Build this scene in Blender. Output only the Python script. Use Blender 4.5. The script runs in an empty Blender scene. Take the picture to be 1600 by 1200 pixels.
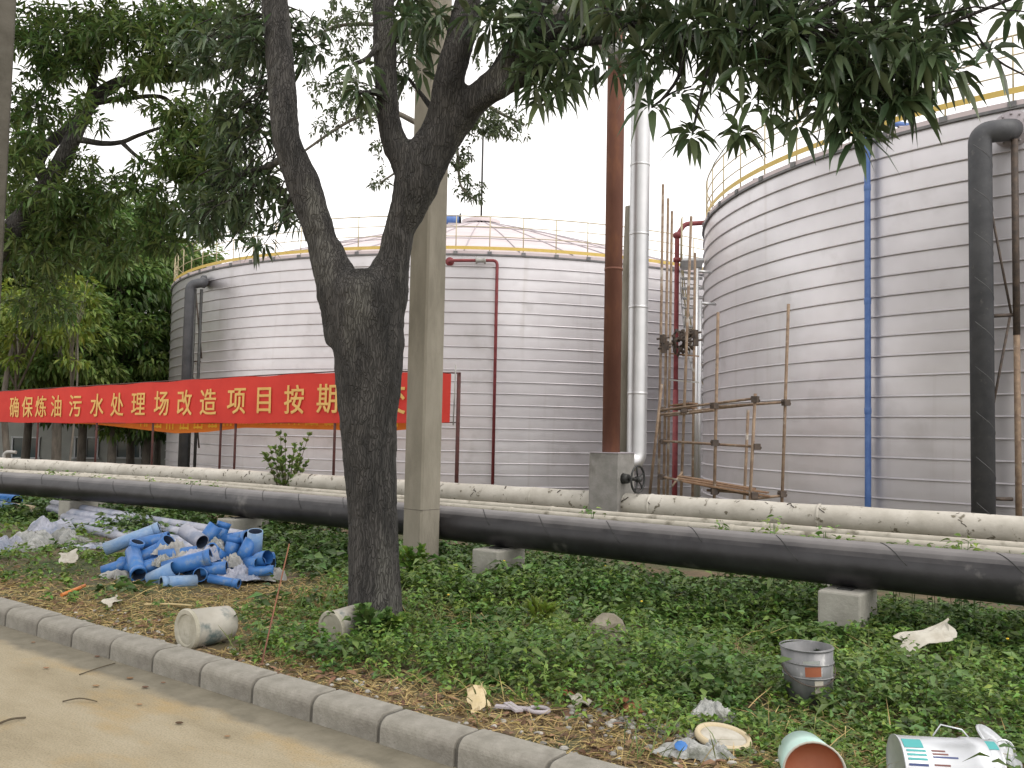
import bpy, bmesh, math, random
import numpy as np
from mathutils import Vector, Matrix
random.seed(7); RNG = np.random.default_rng(7)
SC = bpy.context.scene
COL = SC.collection
R = math.radians

# ------------------------------------------------------------------ camera
CAM_H, FPX, PITCH, ROLL = 1.65, 1400.0, 0.0561, 0.0199
cp, sp, cr, sr = math.cos(PITCH), math.sin(PITCH), math.cos(ROLL), math.sin(ROLL)
FWD = Vector((0, cp, sp)); _u = Vector((0, -sp, cp)); _r = Vector((1, 0, 0))
RIGHT = cr * _r + sr * _u; UP = -sr * _r + cr * _u
cam = bpy.data.objects.new('camera', bpy.data.cameras.new('camera')); COL.objects.link(cam)
cam.matrix_world = Matrix(((RIGHT.x, UP.x, -FWD.x, 0), (RIGHT.y, UP.y, -FWD.y, 0), (RIGHT.z, UP.z, -FWD.z, CAM_H), (0, 0, 0, 1)))
cam.data.sensor_width = 36; cam.data.lens = FPX / 1600 * 36
cam.data.clip_start = 0.05; cam.data.clip_end = 2000
SC.camera = cam

# ------------------------------------------------------------------ sky, sun, exposure
SUN_EL, SUN_AZ = R(50), R(128)
w = bpy.data.worlds.new('World'); SC.world = w; w.use_nodes = True
nt = w.node_tree; nt.nodes.clear()
sky = nt.nodes.new('ShaderNodeTexSky'); sky.sky_type = 'NISHITA'; sky.sun_disc = False
sky.sun_elevation = SUN_EL; sky.sun_rotation = SUN_AZ; sky.dust_density = 1.0; sky.air_density = 1.0; sky.ozone_density = 1.0
hs = nt.nodes.new('ShaderNodeHueSaturation'); hs.inputs['Saturation'].default_value = 0.12
tint = nt.nodes.new('ShaderNodeMixRGB'); tint.blend_type = 'MULTIPLY'; tint.inputs[0].default_value = 1
tint.inputs[2].default_value = (1.0, 0.965, 0.94, 1)
bg = nt.nodes.new('ShaderNodeBackground'); bg.inputs['Strength'].default_value = 0.15
wo = nt.nodes.new('ShaderNodeOutputWorld')
cloud = nt.nodes.new('ShaderNodeMixRGB'); cloud.inputs[0].default_value = 0.62; cloud.inputs[2].default_value = (6.2, 6.2, 6.2, 1)   # even overcast deck over the clear sky
nt.links.new(sky.outputs[0], hs.inputs['Color']); nt.links.new(hs.outputs[0], cloud.inputs[1]); nt.links.new(cloud.outputs[0], tint.inputs[1])
nt.links.new(tint.outputs[0], bg.inputs[0]); nt.links.new(bg.outputs[0], wo.inputs[0])
sun = bpy.data.objects.new('sun', bpy.data.lights.new('sun', 'SUN')); COL.objects.link(sun)
sun.data.energy = 0.7; sun.data.angle = R(30); sun.data.color = (1, 0.95, 0.88)
sd_ = Vector((math.sin(SUN_AZ) * math.cos(SUN_EL), math.cos(SUN_AZ) * math.cos(SUN_EL), math.sin(SUN_EL)))
sun.rotation_euler = sd_.to_track_quat('Z', 'Y').to_euler(); sun.location = sd_ * 60
SC.view_settings.view_transform = 'Standard'; SC.view_settings.look = 'None'
SC.view_settings.exposure = 0.98; SC.view_settings.gamma = 1
SC.cycles.max_bounces = 8; SC.cycles.transparent_max_bounces = 8

# ------------------------------------------------------------------ helpers
U = Vector((.8, -.6, 0)); N = Vector((.6, .8, 0))        # along the kerb, away from the road
KANG = math.atan2(-.6, .8)
def ray(px, py):
    return RIGHT * ((px - 800) / FPX) + UP * (-(py - 600) / FPX) + FWD
def at(px, py, Y):
    d = ray(px, py); t = Y / d.y
    return Vector((d.x * t, Y, CAM_H + d.z * t))
def onz(px, py, z=0.0):
    d = ray(px, py); t = (z - CAM_H) / d.z
    return Vector((d.x * t, d.y * t, z))
def atd(px, py, d0):                                       # the point of the upright plane d = d0
    d = ray(px, py); t = d0 / (d.x * .6 + d.y * .8)
    return Vector((d.x * t, d.y * t, CAM_H + d.z * t))
def P(s, d, z=0.0): return U * s + N * d + Vector((0, 0, z))
def sd(p): return (p.x * .8 - p.y * .6, p.x * .6 + p.y * .8)

BASE = {}
def tag(o, label, cat, group=None, kind=None):
    if label: o['label'] = label
    if cat: o['category'] = cat
    if group: o['group'] = group
    if kind: o['kind'] = kind
    return o
def thing(name, loc, label, cat, group=None):
    o = bpy.data.objects.new(name, None); COL.objects.link(o); o.location = loc; o.empty_display_size = .2
    BASE[o.name] = Vector(loc)
    return tag(o, label, cat, group)
def copy_tree(o, parent=None):
    c = o.copy(); COL.objects.link(c)
    if parent:
        c.parent = parent; c.matrix_parent_inverse = o.matrix_parent_inverse.copy()
    for ch in list(o.children): copy_tree(ch, c)
    return c
def link_mesh(name, me, m, parent=None, loc=None):
    o = bpy.data.objects.new(name, me); COL.objects.link(o)
    if m: me.materials.append(m)
    if parent:
        o.parent = parent; BASE[o.name] = BASE[parent.name]
    else:
        o.location = loc or (0, 0, 0); BASE[o.name] = Vector(loc or (0, 0, 0))
    return o

class MB:
    """collects world-space geometry, builds ONE mesh object"""
    def __init__(s): s.v = []; s.f = []; s.sm = []
    def add(s, vs, fs, smooth=False):
        b = len(s.v); s.v += [Vector(v) for v in vs]
        for f in fs: s.f.append([i + b for i in f]); s.sm.append(smooth)
    def box(s, c, size, rz=0, axes=None):
        c = Vector(c); X, Y, Z = axes if axes else (Vector((math.cos(rz), math.sin(rz), 0)), Vector((-math.sin(rz), math.cos(rz), 0)), Vector((0, 0, 1)))
        hx, hy, hz = [q / 2 for q in size]
        vs = [c + X * (a * hx) + Y * (b * hy) + Z * (d * hz) for d in (-1, 1) for b in (-1, 1) for a in (-1, 1)]
        s.add(vs, [(0, 2, 3, 1), (4, 5, 7, 6), (0, 1, 5, 4), (2, 6, 7, 3), (0, 4, 6, 2), (1, 3, 7, 5)])
    def tube(s, pts, r, n=10, cap=True, smooth=True, wob=0.0):
        pts = [Vector(p) for p in pts]; m = len(pts)
        rs = list(r) if hasattr(r, '__len__') else [r] * m
        vs = []; fs = []; ref = None
        for i, p in enumerate(pts):
            t = (pts[min(i + 1, m - 1)] - pts[max(i - 1, 0)]).normalized()
            if ref is None:
                ref = Vector((0, 0, 1)) if abs(t.z) < .9 else Vector((1, 0, 0))
            a = (ref - t * ref.dot(t)).normalized(); ref = a; b = t.cross(a)
            for k in range(n):
                q = 2 * math.pi * k / n
                rr = rs[i] * (1 + (random.uniform(-wob, wob) if wob else 0))
                vs.append(p + a * (math.cos(q) * rr) + b * (math.sin(q) * rr))
        for i in range(m - 1):
            for k in range(n):
                k2 = (k + 1) % n
                fs.append((i * n + k, i * n + k2, (i + 1) * n + k2, (i + 1) * n + k))
        s.add(vs, fs, smooth)
        if cap:
            b = len(s.v) - len(vs)
            s.f.append([b + k for k in reversed(range(n))]); s.sm.append(False)
            s.f.append([b + (m - 1) * n + k for k in range(n)]); s.sm.append(False)
    def lathe(s, prof, c, axis=(0, 0, 1), n=32, smooth=True, a0=0, a1=2 * math.pi, jit=0):
        axis = Vector(axis).normalized(); c = Vector(c)
        ref = Vector((1, 0, 0)) if abs(axis.x) < .9 else Vector((0, 1, 0))
        A = (ref - axis * ref.dot(axis)).normalized(); B = axis.cross(A)
        full = abs(a1 - a0 - 2 * math.pi) < 1e-6; cols = n if full else n + 1
        vs = []
        for (r, h) in prof:
            for k in range(cols):
                q = a0 + (a1 - a0) * k / n
                vs.append(c + axis * h + A * (math.cos(q) * r) + B * (math.sin(q) * r))
        fs = []
        for i in range(len(prof) - 1):
            for k in range(n):
                k2 = (k + 1) % cols
                fs.append((i * cols + k, i * cols + k2, (i + 1) * cols + k2, (i + 1) * cols + k))
        s.add(vs, fs, smooth)
    def disc(s, c, axis, r, n=24):
        axis = Vector(axis).normalized(); ref = Vector((1, 0, 0)) if abs(axis.x) < .9 else Vector((0, 1, 0))
        A = (ref - axis * ref.dot(axis)).normalized(); B = axis.cross(A)
        s.add([Vector(c) + A * (math.cos(2 * math.pi * k / n) * r) + B * (math.sin(2 * math.pi * k / n) * r) for k in range(n)], [tuple(range(n))])
    def ball(s, c, r, n=10, m=7, sx=(1, 1, 1)):
        c = Vector(c); vs = []; fs = []
        for i in range(m + 1):
            th = math.pi * i / m
            for k in range(n):
                ph = 2 * math.pi * k / n
                vs.append(c + Vector((r * sx[0] * math.sin(th) * math.cos(ph), r * sx[1] * math.sin(th) * math.sin(ph), r * sx[2] * math.cos(th))))
        for i in range(m):
            for k in range(n):
                k2 = (k + 1) % n; fs.append((i * n + k, (i + 1) * n + k, (i + 1) * n + k2, i * n + k2))
        s.add(vs, fs, True)
    def build(s, name, m, parent=None, loc=None, bevel=0, merge=False):
        base = BASE[parent.name] if parent else Vector(loc or (0, 0, 0))
        me = bpy.data.meshes.new(name)
        me.from_pydata([v - base for v in s.v], [], s.f)
        for p, q in zip(me.polygons, s.sm): p.use_smooth = q
        if merge:
            b = bmesh.new(); b.from_mesh(me); bmesh.ops.remove_doubles(b, verts=b.verts, dist=1e-4)
            bmesh.ops.recalc_face_normals(b, faces=b.faces); b.to_mesh(me); b.free()
        me.update()
        o = link_mesh(name, me, m, parent, loc)
        if bevel:
            bv = o.modifiers.new('bevel', 'BEVEL'); bv.width = bevel; bv.segments = 2; bv.limit_method = 'ANGLE'
        return o

def crv(pts, k=6):
    """Catmull-Rom through points (Vector) with optional radii tuples"""
    P_ = [Vector(p) for p in pts]; out = []
    for i in range(len(P_) - 1):
        a = P_[max(i - 1, 0)]; b = P_[i]; c = P_[i + 1]; d = P_[min(i + 2, len(P_) - 1)]
        for j in range(k):
            t = j / k
            out.append(.5 * ((2 * b) + (c - a) * t + (2 * a - 5 * b + 4 * c - d) * t * t + (3 * b - 3 * c + d - a) * t ** 3))
    out.append(P_[-1]); return out
def lin(vals, k=6):
    out = []
    for i in range(len(vals) - 1):
        for j in range(k): out.append(vals[i] + (vals[i + 1] - vals[i]) * j / k)
    out.append(vals[-1]); return out
def elbow(pts, rad, k=6):
    """polyline with rounded corners of bend radius rad"""
    pts = [Vector(p) for p in pts]; out = [pts[0]]
    for i in range(1, len(pts) - 1):
        a, b, c = pts[i - 1], pts[i], pts[i + 1]
        d1 = (a - b).normalized(); d2 = (c - b).normalized()
        r_ = min(rad, (a - b).length * .48, (c - b).length * .48)
        p0 = b + d1 * r_; p1 = b + d2 * r_
        for j in range(k + 1):
            t = j / k; out.append(p0 * (1 - t) ** 2 + b * 2 * t * (1 - t) + p1 * t * t)
    out.append(pts[-1]); return out

# ------------------------------------------------------------------ materials
def mat(name, c1, c2=None, scale=4., lo=.35, hi=.65, rough=.8, metal=0., bump=0., bscale=None, stretch=(1, 1, 1),
        island=0., trans=0., spec=.5, detail=6., c3=None, s3=1.2, lo3=.55, hi3=.7, r2=None, huevar=0.):
    m = bpy.data.materials.new(name); m.use_nodes = True; t = m.node_tree; L = t.links.new
    bs = t.nodes['Principled BSDF']; bs.inputs['Roughness'].default_value = rough; bs.inputs['Metallic'].default_value = metal
    bs.inputs['Specular IOR Level'].default_value = spec
    tc = t.nodes.new('ShaderNodeTexCoord'); mp = t.nodes.new('ShaderNodeMapping'); mp.inputs['Scale'].default_value = stretch
    L(tc.outputs['Object'], mp.inputs['Vector'])
    def noise(sc, det=detail, rg=.6):
        n = t.nodes.new('ShaderNodeTexNoise'); n.inputs['Scale'].default_value = sc; n.inputs['Detail'].default_value = det
        n.inputs['Roughness'].default_value = rg; L(mp.outputs[0], n.inputs['Vector']); return n.outputs['Fac']
    def ramp(f, a, b, ca=(0, 0, 0, 1), cb=(1, 1, 1, 1)):
        r_ = t.nodes.new('ShaderNodeValToRGB'); r_.color_ramp.elements[0].position = a; r_.color_ramp.elements[1].position = b
        r_.color_ramp.elements[0].color = ca; r_.color_ramp.elements[1].color = cb; L(f, r_.inputs[0]); return r_.outputs[0]
    col = None; nf = None
    if c2 is not None or bump: nf = noise(scale)
    if c2 is not None:
        col = ramp(nf, lo, hi, (*c1, 1), (*c2, 1))
        if r2 is not None:
            rr = ramp(nf, lo, hi, (rough,) * 3 + (1,), (r2,) * 3 + (1,)); L(rr, bs.inputs['Roughness'])
    if c3 is not None:
        mx = t.nodes.new('ShaderNodeMixRGB'); L(ramp(noise(s3), lo3, hi3), mx.inputs[0])
        if col: L(col, mx.inputs[1])
        else: mx.inputs[1].default_value = (*c1, 1)
        mx.inputs[2].default_value = (*c3, 1); col = mx.outputs[0]
    if island or huevar:
        g = t.nodes.new('ShaderNodeNewGeometry'); h = t.nodes.new('ShaderNodeHueSaturation')
        mr = t.nodes.new('ShaderNodeMapRange'); mr.inputs['To Min'].default_value = 1 - island; mr.inputs['To Max'].default_value = 1 + island
        L(g.outputs['Random Per Island'], mr.inputs['Value']); L(mr.outputs[0], h.inputs['Value'])
        if huevar:
            m2 = t.nodes.new('ShaderNodeMapRange'); m2.inputs['To Min'].default_value = .5 - huevar; m2.inputs['To Max'].default_value = .5 + huevar
            mu = t.nodes.new('ShaderNodeMath'); mu.operation = 'MULTIPLY'; mu.inputs[1].default_value = 7.31
            fr = t.nodes.new('ShaderNodeMath'); fr.operation = 'FRACT'
            L(g.outputs['Random Per Island'], mu.inputs[0]); L(mu.outputs[0], fr.inputs[0]); L(fr.outputs[0], m2.inputs['Value']); L(m2.outputs[0], h.inputs['Hue'])
        if col: L(col, h.inputs['Color'])
        else: h.inputs['Color'].default_value = (*c1, 1)
        col = h.outputs[0]
    if col: L(col, bs.inputs['Base Color'])
    else: bs.inputs['Base Color'].default_value = (*c1, 1)
    if bump:
        b = t.nodes.new('ShaderNodeBump'); b.inputs['Strength'].default_value = min(bump, 1); b.inputs['Distance'].default_value = .02
        L(noise(bscale) if bscale else nf, b.inputs['Height']); L(b.outputs[0], bs.inputs['Normal'])
    if trans:
        tr = t.nodes.new('ShaderNodeBsdfTranslucent'); mxs = t.nodes.new('ShaderNodeMixShader'); mxs.inputs[0].default_value = trans
        if col: L(col, tr.inputs[0])
        else: tr.inputs[0].default_value = (*c1, 1)
        out = t.nodes['Material Output']; L(bs.outputs[0], mxs.inputs[1]); L(tr.outputs[0], mxs.inputs[2]); L(mxs.outputs[0], out.inputs[0])
    return m

M = {}
def steel_mat():
    m = mat('galvanised_steel', (.56, .545, .565), (.645, .63, .65), scale=.5, rough=.46, r2=.38, metal=.70, detail=4, c3=(.47, .455, .46), s3=.9, lo3=.58, hi3=.8)
    t = m.node_tree; L = t.links.new; bs = t.nodes['Principled BSDF']; tc = t.nodes.new('ShaderNodeTexCoord')
    def noise(sc, st, det):
        mp = t.nodes.new('ShaderNodeMapping'); mp.inputs['Scale'].default_value = st; L(tc.outputs['Object'], mp.inputs['Vector'])
        n = t.nodes.new('ShaderNodeTexNoise'); n.inputs['Scale'].default_value = sc; n.inputs['Detail'].default_value = det; L(mp.outputs[0], n.inputs['Vector']); return n.outputs['Fac']
    b1 = t.nodes.new('ShaderNodeBump'); b1.inputs['Strength'].default_value = .30; b1.inputs['Distance'].default_value = .05; L(noise(1.0, (1, 1, 1.6), 2), b1.inputs['Height'])
    b2 = t.nodes.new('ShaderNodeBump'); b2.inputs['Strength'].default_value = .22; b2.inputs['Distance'].default_value = .02; L(noise(3.2, (1, 1, .7), 3), b2.inputs['Height']); L(b1.outputs[0], b2.inputs['Normal'])
    L(b2.outputs[0], bs.inputs['Normal'])
    src = bs.inputs['Base Color'].links[0].from_socket; r_ = t.nodes.new('ShaderNodeValToRGB'); r_.color_ramp.elements[0].position = .60; r_.color_ramp.elements[1].position = .78
    r_.color_ramp.elements[0].color = (1, 1, 1, 1); r_.color_ramp.elements[1].color = (.90, .89, .87, 1); L(noise(4.5, (1, 1, .05), 4), r_.inputs[0])   # thin dirty runs
    mx = t.nodes.new('ShaderNodeMixRGB'); mx.blend_type = 'MULTIPLY'; mx.inputs[0].default_value = 1; L(src, mx.inputs[1]); L(r_.outputs[0], mx.inputs[2]); L(mx.outputs[0], bs.inputs['Base Color'])
    return m
def bark_mat():
    m = mat('mango_bark', (.026, .025, .024), (.080, .075, .070), scale=10, stretch=(1, 1, .2), lo=.34, hi=.68, rough=.95, c3=(.125, .122, .108), s3=3.5, lo3=.54, hi3=.68)
    t = m.node_tree; L = t.links.new; bs = t.nodes['Principled BSDF']; tc = t.nodes.new('ShaderNodeTexCoord'); mp = t.nodes.new('ShaderNodeMapping'); mp.inputs['Scale'].default_value = (1, 1, .09)
    n0 = t.nodes.new('ShaderNodeTexNoise'); n0.inputs['Scale'].default_value = 6; n0.inputs['Detail'].default_value = 3; L(tc.outputs['Object'], n0.inputs['Vector'])
    ad = t.nodes.new('ShaderNodeVectorMath'); ad.operation = 'MULTIPLY_ADD'; L(n0.outputs['Color'], ad.inputs[0]); ad.inputs[1].default_value = (.09, .09, .3); L(tc.outputs['Object'], ad.inputs[2]); L(ad.outputs[0], mp.inputs['Vector'])
    v = t.nodes.new('ShaderNodeTexVoronoi'); v.feature = 'DISTANCE_TO_EDGE'; v.inputs['Scale'].default_value = 52; L(mp.outputs[0], v.inputs['Vector'])
    r_ = t.nodes.new('ShaderNodeValToRGB'); r_.color_ramp.elements[0].position = .0; r_.color_ramp.elements[1].position = .16; r_.color_ramp.elements[0].color = (.48, .47, .46, 1); r_.color_ramp.elements[1].color = (1, 1, 1, 1); L(v.outputs['Distance'], r_.inputs[0])
    src = bs.inputs['Base Color'].links[0].from_socket; mx = t.nodes.new('ShaderNodeMixRGB'); mx.blend_type = 'MULTIPLY'; mx.inputs[0].default_value = 1; L(src, mx.inputs[1]); L(r_.outputs[0], mx.inputs[2]); L(mx.outputs[0], bs.inputs['Base Color'])
    b = t.nodes.new('ShaderNodeBump'); b.inputs['Strength'].default_value = .9; b.inputs['Distance'].default_value = .025; L(r_.outputs[0], b.inputs['Height']); L(b.outputs[0], bs.inputs['Normal'])
    return m
M['steel'] = steel_mat()
M['trim'] = mat('grey_trim', (.13, .13, .14), (.2, .2, .2), rough=.6, metal=.3)
M['roofsheet'] = mat('roof_sheet', (.50, .43, .44), (.58, .51, .52), scale=1, rough=.6)
M['roofrib'] = mat('roof_rib', (.36, .33, .35), rough=.7)
M['yellow'] = mat('yellow_paint', (.55, .40, .09), (.62, .46, .13), scale=6, rough=.55)
M['rail'] = mat('railing_paint', (.42, .36, .22), (.5, .44, .30), scale=6, rough=.6)
M['redpipe'] = mat('red_pipe_paint', (.17, .028, .034), (.24, .05, .055), scale=8, rough=.6)
M['bluepipe'] = mat('blue_pipe_paint', (.05, .12, .35), (.09, .18, .42), scale=4, rough=.45)
M['darkpipe'] = mat('dark_grey_lagging', (.045, .048, .055), (.075, .078, .085), scale=3, rough=.6, bump=.2, bscale=20, c3=(.10, .1, .1), s3=9, lo3=.62, hi3=.72)
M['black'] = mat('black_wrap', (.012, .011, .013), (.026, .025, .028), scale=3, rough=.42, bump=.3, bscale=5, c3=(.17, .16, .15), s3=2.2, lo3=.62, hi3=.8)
M['rustwrap'] = mat('rusty_wrap', (.12, .075, .045), (.2, .13, .075), scale=3, rough=.8, bump=.3)
M['whitepipe'] = mat('weathered_white_lagging', (.40, .375, .325), (.53, .505, .45), scale=2.8, rough=.88, bump=.4, bscale=9, c3=(.15, .135, .10), s3=9, lo3=.60, hi3=.66)
M['crack'] = mat('dark_crack', (.07, .06, .05), rough=.9)
M['thinpipe'] = mat('thin_white_lagging', (.36, .335, .28), (.45, .42, .36), scale=5, rough=.9, bump=.3, c3=(.16, .145, .11), s3=6, lo3=.55, hi3=.72)
M['conc'] = mat('concrete', (.27, .26, .23), (.36, .35, .31), scale=5, rough=.95, bump=.35, bscale=28, c3=(.17, .165, .14), s3=1.6, lo3=.55, hi3=.75)
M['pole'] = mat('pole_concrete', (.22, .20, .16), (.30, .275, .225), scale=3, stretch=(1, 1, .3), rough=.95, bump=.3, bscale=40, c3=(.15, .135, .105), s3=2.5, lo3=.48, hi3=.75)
M['block'] = mat('cement_block', (.20, .195, .18), (.28, .27, .255), scale=5, rough=.95, bump=.3, bscale=18, c3=(.11, .10, .085), s3=2.2, lo3=.55, hi3=.75)
M['kerb'] = mat('kerb_concrete', (.20, .19, .16), (.295, .28, .245), scale=6, rough=.95, bump=.45, bscale=45, c3=(.135, .125, .105), s3=2.3, lo3=.5, hi3=.72)
M['mortar'] = mat('kerb_mortar', (.085, .08, .07), (.125, .118, .10), scale=20, rough=1, bump=.4)
M['rust'] = mat('rusty_brown_steel', (.13, .052, .036), (.2, .085, .055), scale=3, stretch=(1, 1, .35), rough=.8, bump=.25, bscale=25, c3=(.24, .10, .05), s3=3, lo3=.55, hi3=.75)
M['silver'] = mat('silver_cladding', (.52, .53, .54), (.6, .6, .61), scale=2, rough=.42, metal=.85, bump=.08)
M['scaf'] = mat('rusty_scaffold_tube', (.17, .115, .08), (.30, .22, .15), scale=9, rough=.75, metal=.15, c3=(.42, .39, .35), s3=4, lo3=.58, hi3=.68)
M['scafdark'] = mat('dark_clamp_steel', (.06, .05, .045), (.12, .09, .07), scale=12, rough=.7, metal=.3)
M['board'] = mat('scaffold_board', (.17, .10, .06), (.27, .17, .10), scale=6, rough=.9, bump=.3)
M['castiron'] = mat('cast_iron', (.03, .032, .032), (.06, .06, .058), scale=10, rough=.6, metal=.4)
M['post'] = mat('dark_red_post', (.06, .022, .02), (.1, .03, .025), scale=8, rough=.7)
M['banner'] = mat('red_cloth', (.62, .045, .034), (.70, .06, .042), scale=1.2, rough=.85, trans=.25)
M['orange'] = mat('orange_cloth', (.72, .20, .03), (.8, .28, .04), scale=1.2, rough=.85, trans=.3)
M['letter'] = mat('yellow_lettering', (.68, .40, .11), (.75, .48, .16), scale=2, rough=.8)
M['pole_shade'] = mat('shade_darkened_concrete', (.085, .078, .062), (.13, .12, .10), scale=4, rough=.95, bump=.3, bscale=30)  # pole concrete again, its colour darkened to paint in the tree's shade
M['letter2'] = mat('bright_yellow_lettering', (.85, .6, .05), rough=.8)
M['bark'] = bark_mat()
M['bark2'] = mat('grey_bark', (.10, .09, .075), (.2, .18, .15), scale=5, stretch=(1, 1, .3), rough=.95, bump=.7)
M['mango'] = mat('mango_leaf', (.062, .102, .05), (.11, .15, .068), scale=1.5, rough=.36, island=.5, trans=.3, huevar=.03, spec=.6)
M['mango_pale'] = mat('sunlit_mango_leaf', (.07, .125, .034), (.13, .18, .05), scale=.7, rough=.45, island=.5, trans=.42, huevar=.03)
M['yleaf'] = mat('yellow_green_leaf', (.12, .19, .03), (.22, .27, .04), scale=.7, rough=.5, island=.4, trans=.4, huevar=.025)
M['pale'] = mat('pale_small_leaf', (.075, .10, .05), (.11, .14, .07), scale=.7, rough=.5, island=.4, trans=.4, huevar=.02)
M['forest'] = mat('forest_leaf', (.06, .12, .03), (.12, .19, .045), scale=.25, rough=.5, island=.5, trans=.35, huevar=.025)
M['forest2'] = mat('forest_leaf_light', (.105, .18, .04), (.18, .25, .06), scale=.25, rough=.5, island=.5, trans=.38, huevar=.025)
M['weed'] = mat('weed_leaf', (.085, .18, .026), (.18, .275, .05), scale=1.1, rough=.5, island=.5, trans=.3, huevar=.03)
M['weed_dark'] = mat('dark_weed_leaf', (.065, .125, .03), (.115, .19, .045), scale=1.1, rough=.5, island=.5, trans=.2, huevar=.025)
M['grass'] = mat('grass_blade', (.09, .15, .035), (.17, .21, .06), scale=.9, rough=.6, island=.45, trans=.3, huevar=.03)
M['straw'] = mat('dry_straw', (.34, .25, .10), (.50, .39, .18), scale=2, rough=.85, island=.45, trans=.25, huevar=.015)
M['litter'] = mat('dead_leaf', (.11, .06, .03), (.22, .14, .08), scale=3, rough=.9, island=.5, huevar=.02)
M['flower'] = mat('yellow_petal', (.75, .5, .03), rough=.6)
M['pvc'] = mat('blue_pvc', (.03, .13, .38), (.05, .18, .46), scale=3, rough=.4, c3=(.20, .26, .33), s3=7, lo3=.57, hi3=.72)
M['pvcwrap'] = mat('blue_pvc_in_film', (.30, .40, .52), (.12, .25, .48), scale=4, rough=.45, bump=.4, bscale=14)
M['pvcin'] = mat('pvc_inner', (.03, .045, .08), rough=.6)
M['wrap'] = mat('white_plastic_wrap', (.40, .41, .48), (.29, .31, .38), scale=5, rough=.45, bump=.7, bscale=12, c3=(.20, .24, .33), s3=5, lo3=.5, hi3=.68)
M['sack'] = mat('white_woven_sack', (.42, .41, .38), (.30, .30, .29), scale=5, rough=.7, bump=.7, bscale=9, c3=(.22, .22, .21), s3=4, lo3=.5, hi3=.7)
M['bag'] = mat('clear_plastic_bag', (.26, .27, .26), (.42, .42, .40), scale=9, rough=.25, bump=.9, bscale=16, c3=(.14, .15, .12), s3=7, lo3=.5, hi3=.65)
M['bucketw'] = mat('dirty_white_plastic', (.36, .34, .29), (.48, .46, .41), scale=5, rough=.6, c3=(.11, .15, .15), s3=4.5, lo3=.52, hi3=.62, bump=.2)
M['bucketlid'] = mat('dirty_lid', (.30, .285, .22), (.42, .40, .33), scale=9, rough=.7, bump=.25, c3=(.2, .2, .15), s3=7, lo3=.55, hi3=.7)
M['bucketg'] = mat('old_tin', (.14, .145, .15), (.24, .24, .245), scale=7, stretch=(1, 1, .4), rough=.5, metal=.4, c3=(.42, .42, .41), s3=8, lo3=.6, hi3=.66)
M['dark_in'] = mat('dark_inside', (.03, .03, .03), (.06, .055, .05), rough=.9)  # near-black colour for the insides of pail and tin
M['tin'] = mat('bright_tin', (.62, .64, .66), (.55, .57, .6), scale=6, stretch=(.15, 3, 3), rough=.35, metal=.6)
M['mint'] = mat('mint_plastic', (.36, .56, .50), (.48, .62, .57), scale=4, rough=.4)
M['terra'] = mat('terracotta_paint', (.28, .085, .04), (.35, .12, .06), scale=6, rough=.55)
M['teal'] = mat('teal_print', (.06, .33, .33), rough=.5)
M['navy'] = mat('navy_print', (.03, .05, .16), rough=.5)
M['rustprint'] = mat('brown_print', (.16, .06, .05), rough=.5)
M['paper'] = mat('scrap_paper', (.50, .48, .42), (.36, .33, .27), scale=8, rough=.9, bump=.3)
M['card'] = mat('cardboard', (.45, .36, .20), (.55, .46, .3), scale=8, rough=.9, bump=.3)
M['stone'] = mat('rough_stone', (.17, .15, .11), (.26, .235, .185), scale=6, rough=.95, bump=.8, bscale=11)
M['clay'] = mat('red_clay', (.22, .085, .04), (.3, .13, .07), scale=6, rough=1, bump=.6)
M['bamboo'] = mat('dry_bamboo', (.42, .33, .16), (.5, .41, .22), scale=8, rough=.7)
M['twig'] = mat('dark_twig', (.06, .045, .03), (.1, .08, .05), scale=8, rough=.9)
M['wall'] = mat('shaded_render_wall', (.26, .27, .25), (.33, .34, .31), scale=1, rough=.9)
M['winframe'] = mat('window_frame', (.45, .47, .48), rough=.5)
M['glass'] = mat('window_glass', (.05, .075, .085), rough=.08, spec=.8)
M['orangeplastic'] = mat('orange_plastic', (.6, .2, .05), rough=.5)
M['gravel'] = mat('gravel_stone', (.2, .19, .17), (.4, .39, .36), scale=2, rough=.95, island=.4)
M['tanpipe'] = mat('tan_pipe', (.46, .38, .24), (.55, .47, .33), scale=4, rough=.8)

def sky_sheen(m, sheen, lo=.45, hi=.95):  # paints a sky reflection as paler colour on upward faces, broken by noise
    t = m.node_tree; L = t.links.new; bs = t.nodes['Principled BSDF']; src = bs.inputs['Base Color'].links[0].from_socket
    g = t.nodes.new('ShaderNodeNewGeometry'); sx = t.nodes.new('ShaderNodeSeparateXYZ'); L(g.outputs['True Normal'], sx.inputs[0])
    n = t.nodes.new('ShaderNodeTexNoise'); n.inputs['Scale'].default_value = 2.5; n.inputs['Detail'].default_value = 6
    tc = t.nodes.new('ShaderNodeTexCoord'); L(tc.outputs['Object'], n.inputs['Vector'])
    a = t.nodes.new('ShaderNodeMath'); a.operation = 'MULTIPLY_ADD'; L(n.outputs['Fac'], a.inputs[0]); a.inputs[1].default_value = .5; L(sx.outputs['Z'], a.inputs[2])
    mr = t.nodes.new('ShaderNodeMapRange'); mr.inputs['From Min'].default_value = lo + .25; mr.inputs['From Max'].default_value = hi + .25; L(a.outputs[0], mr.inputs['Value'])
    mx = t.nodes.new('ShaderNodeMixRGB'); L(mr.outputs[0], mx.inputs[0]); L(src, mx.inputs[1]); mx.inputs[2].default_value = (*sheen, 1)
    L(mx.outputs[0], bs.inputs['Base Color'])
sky_sheen(M['black'], (.17, .16, .158), .50, 1.02)  # gloss of the sky along the pipe top, put into the base colour
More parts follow.
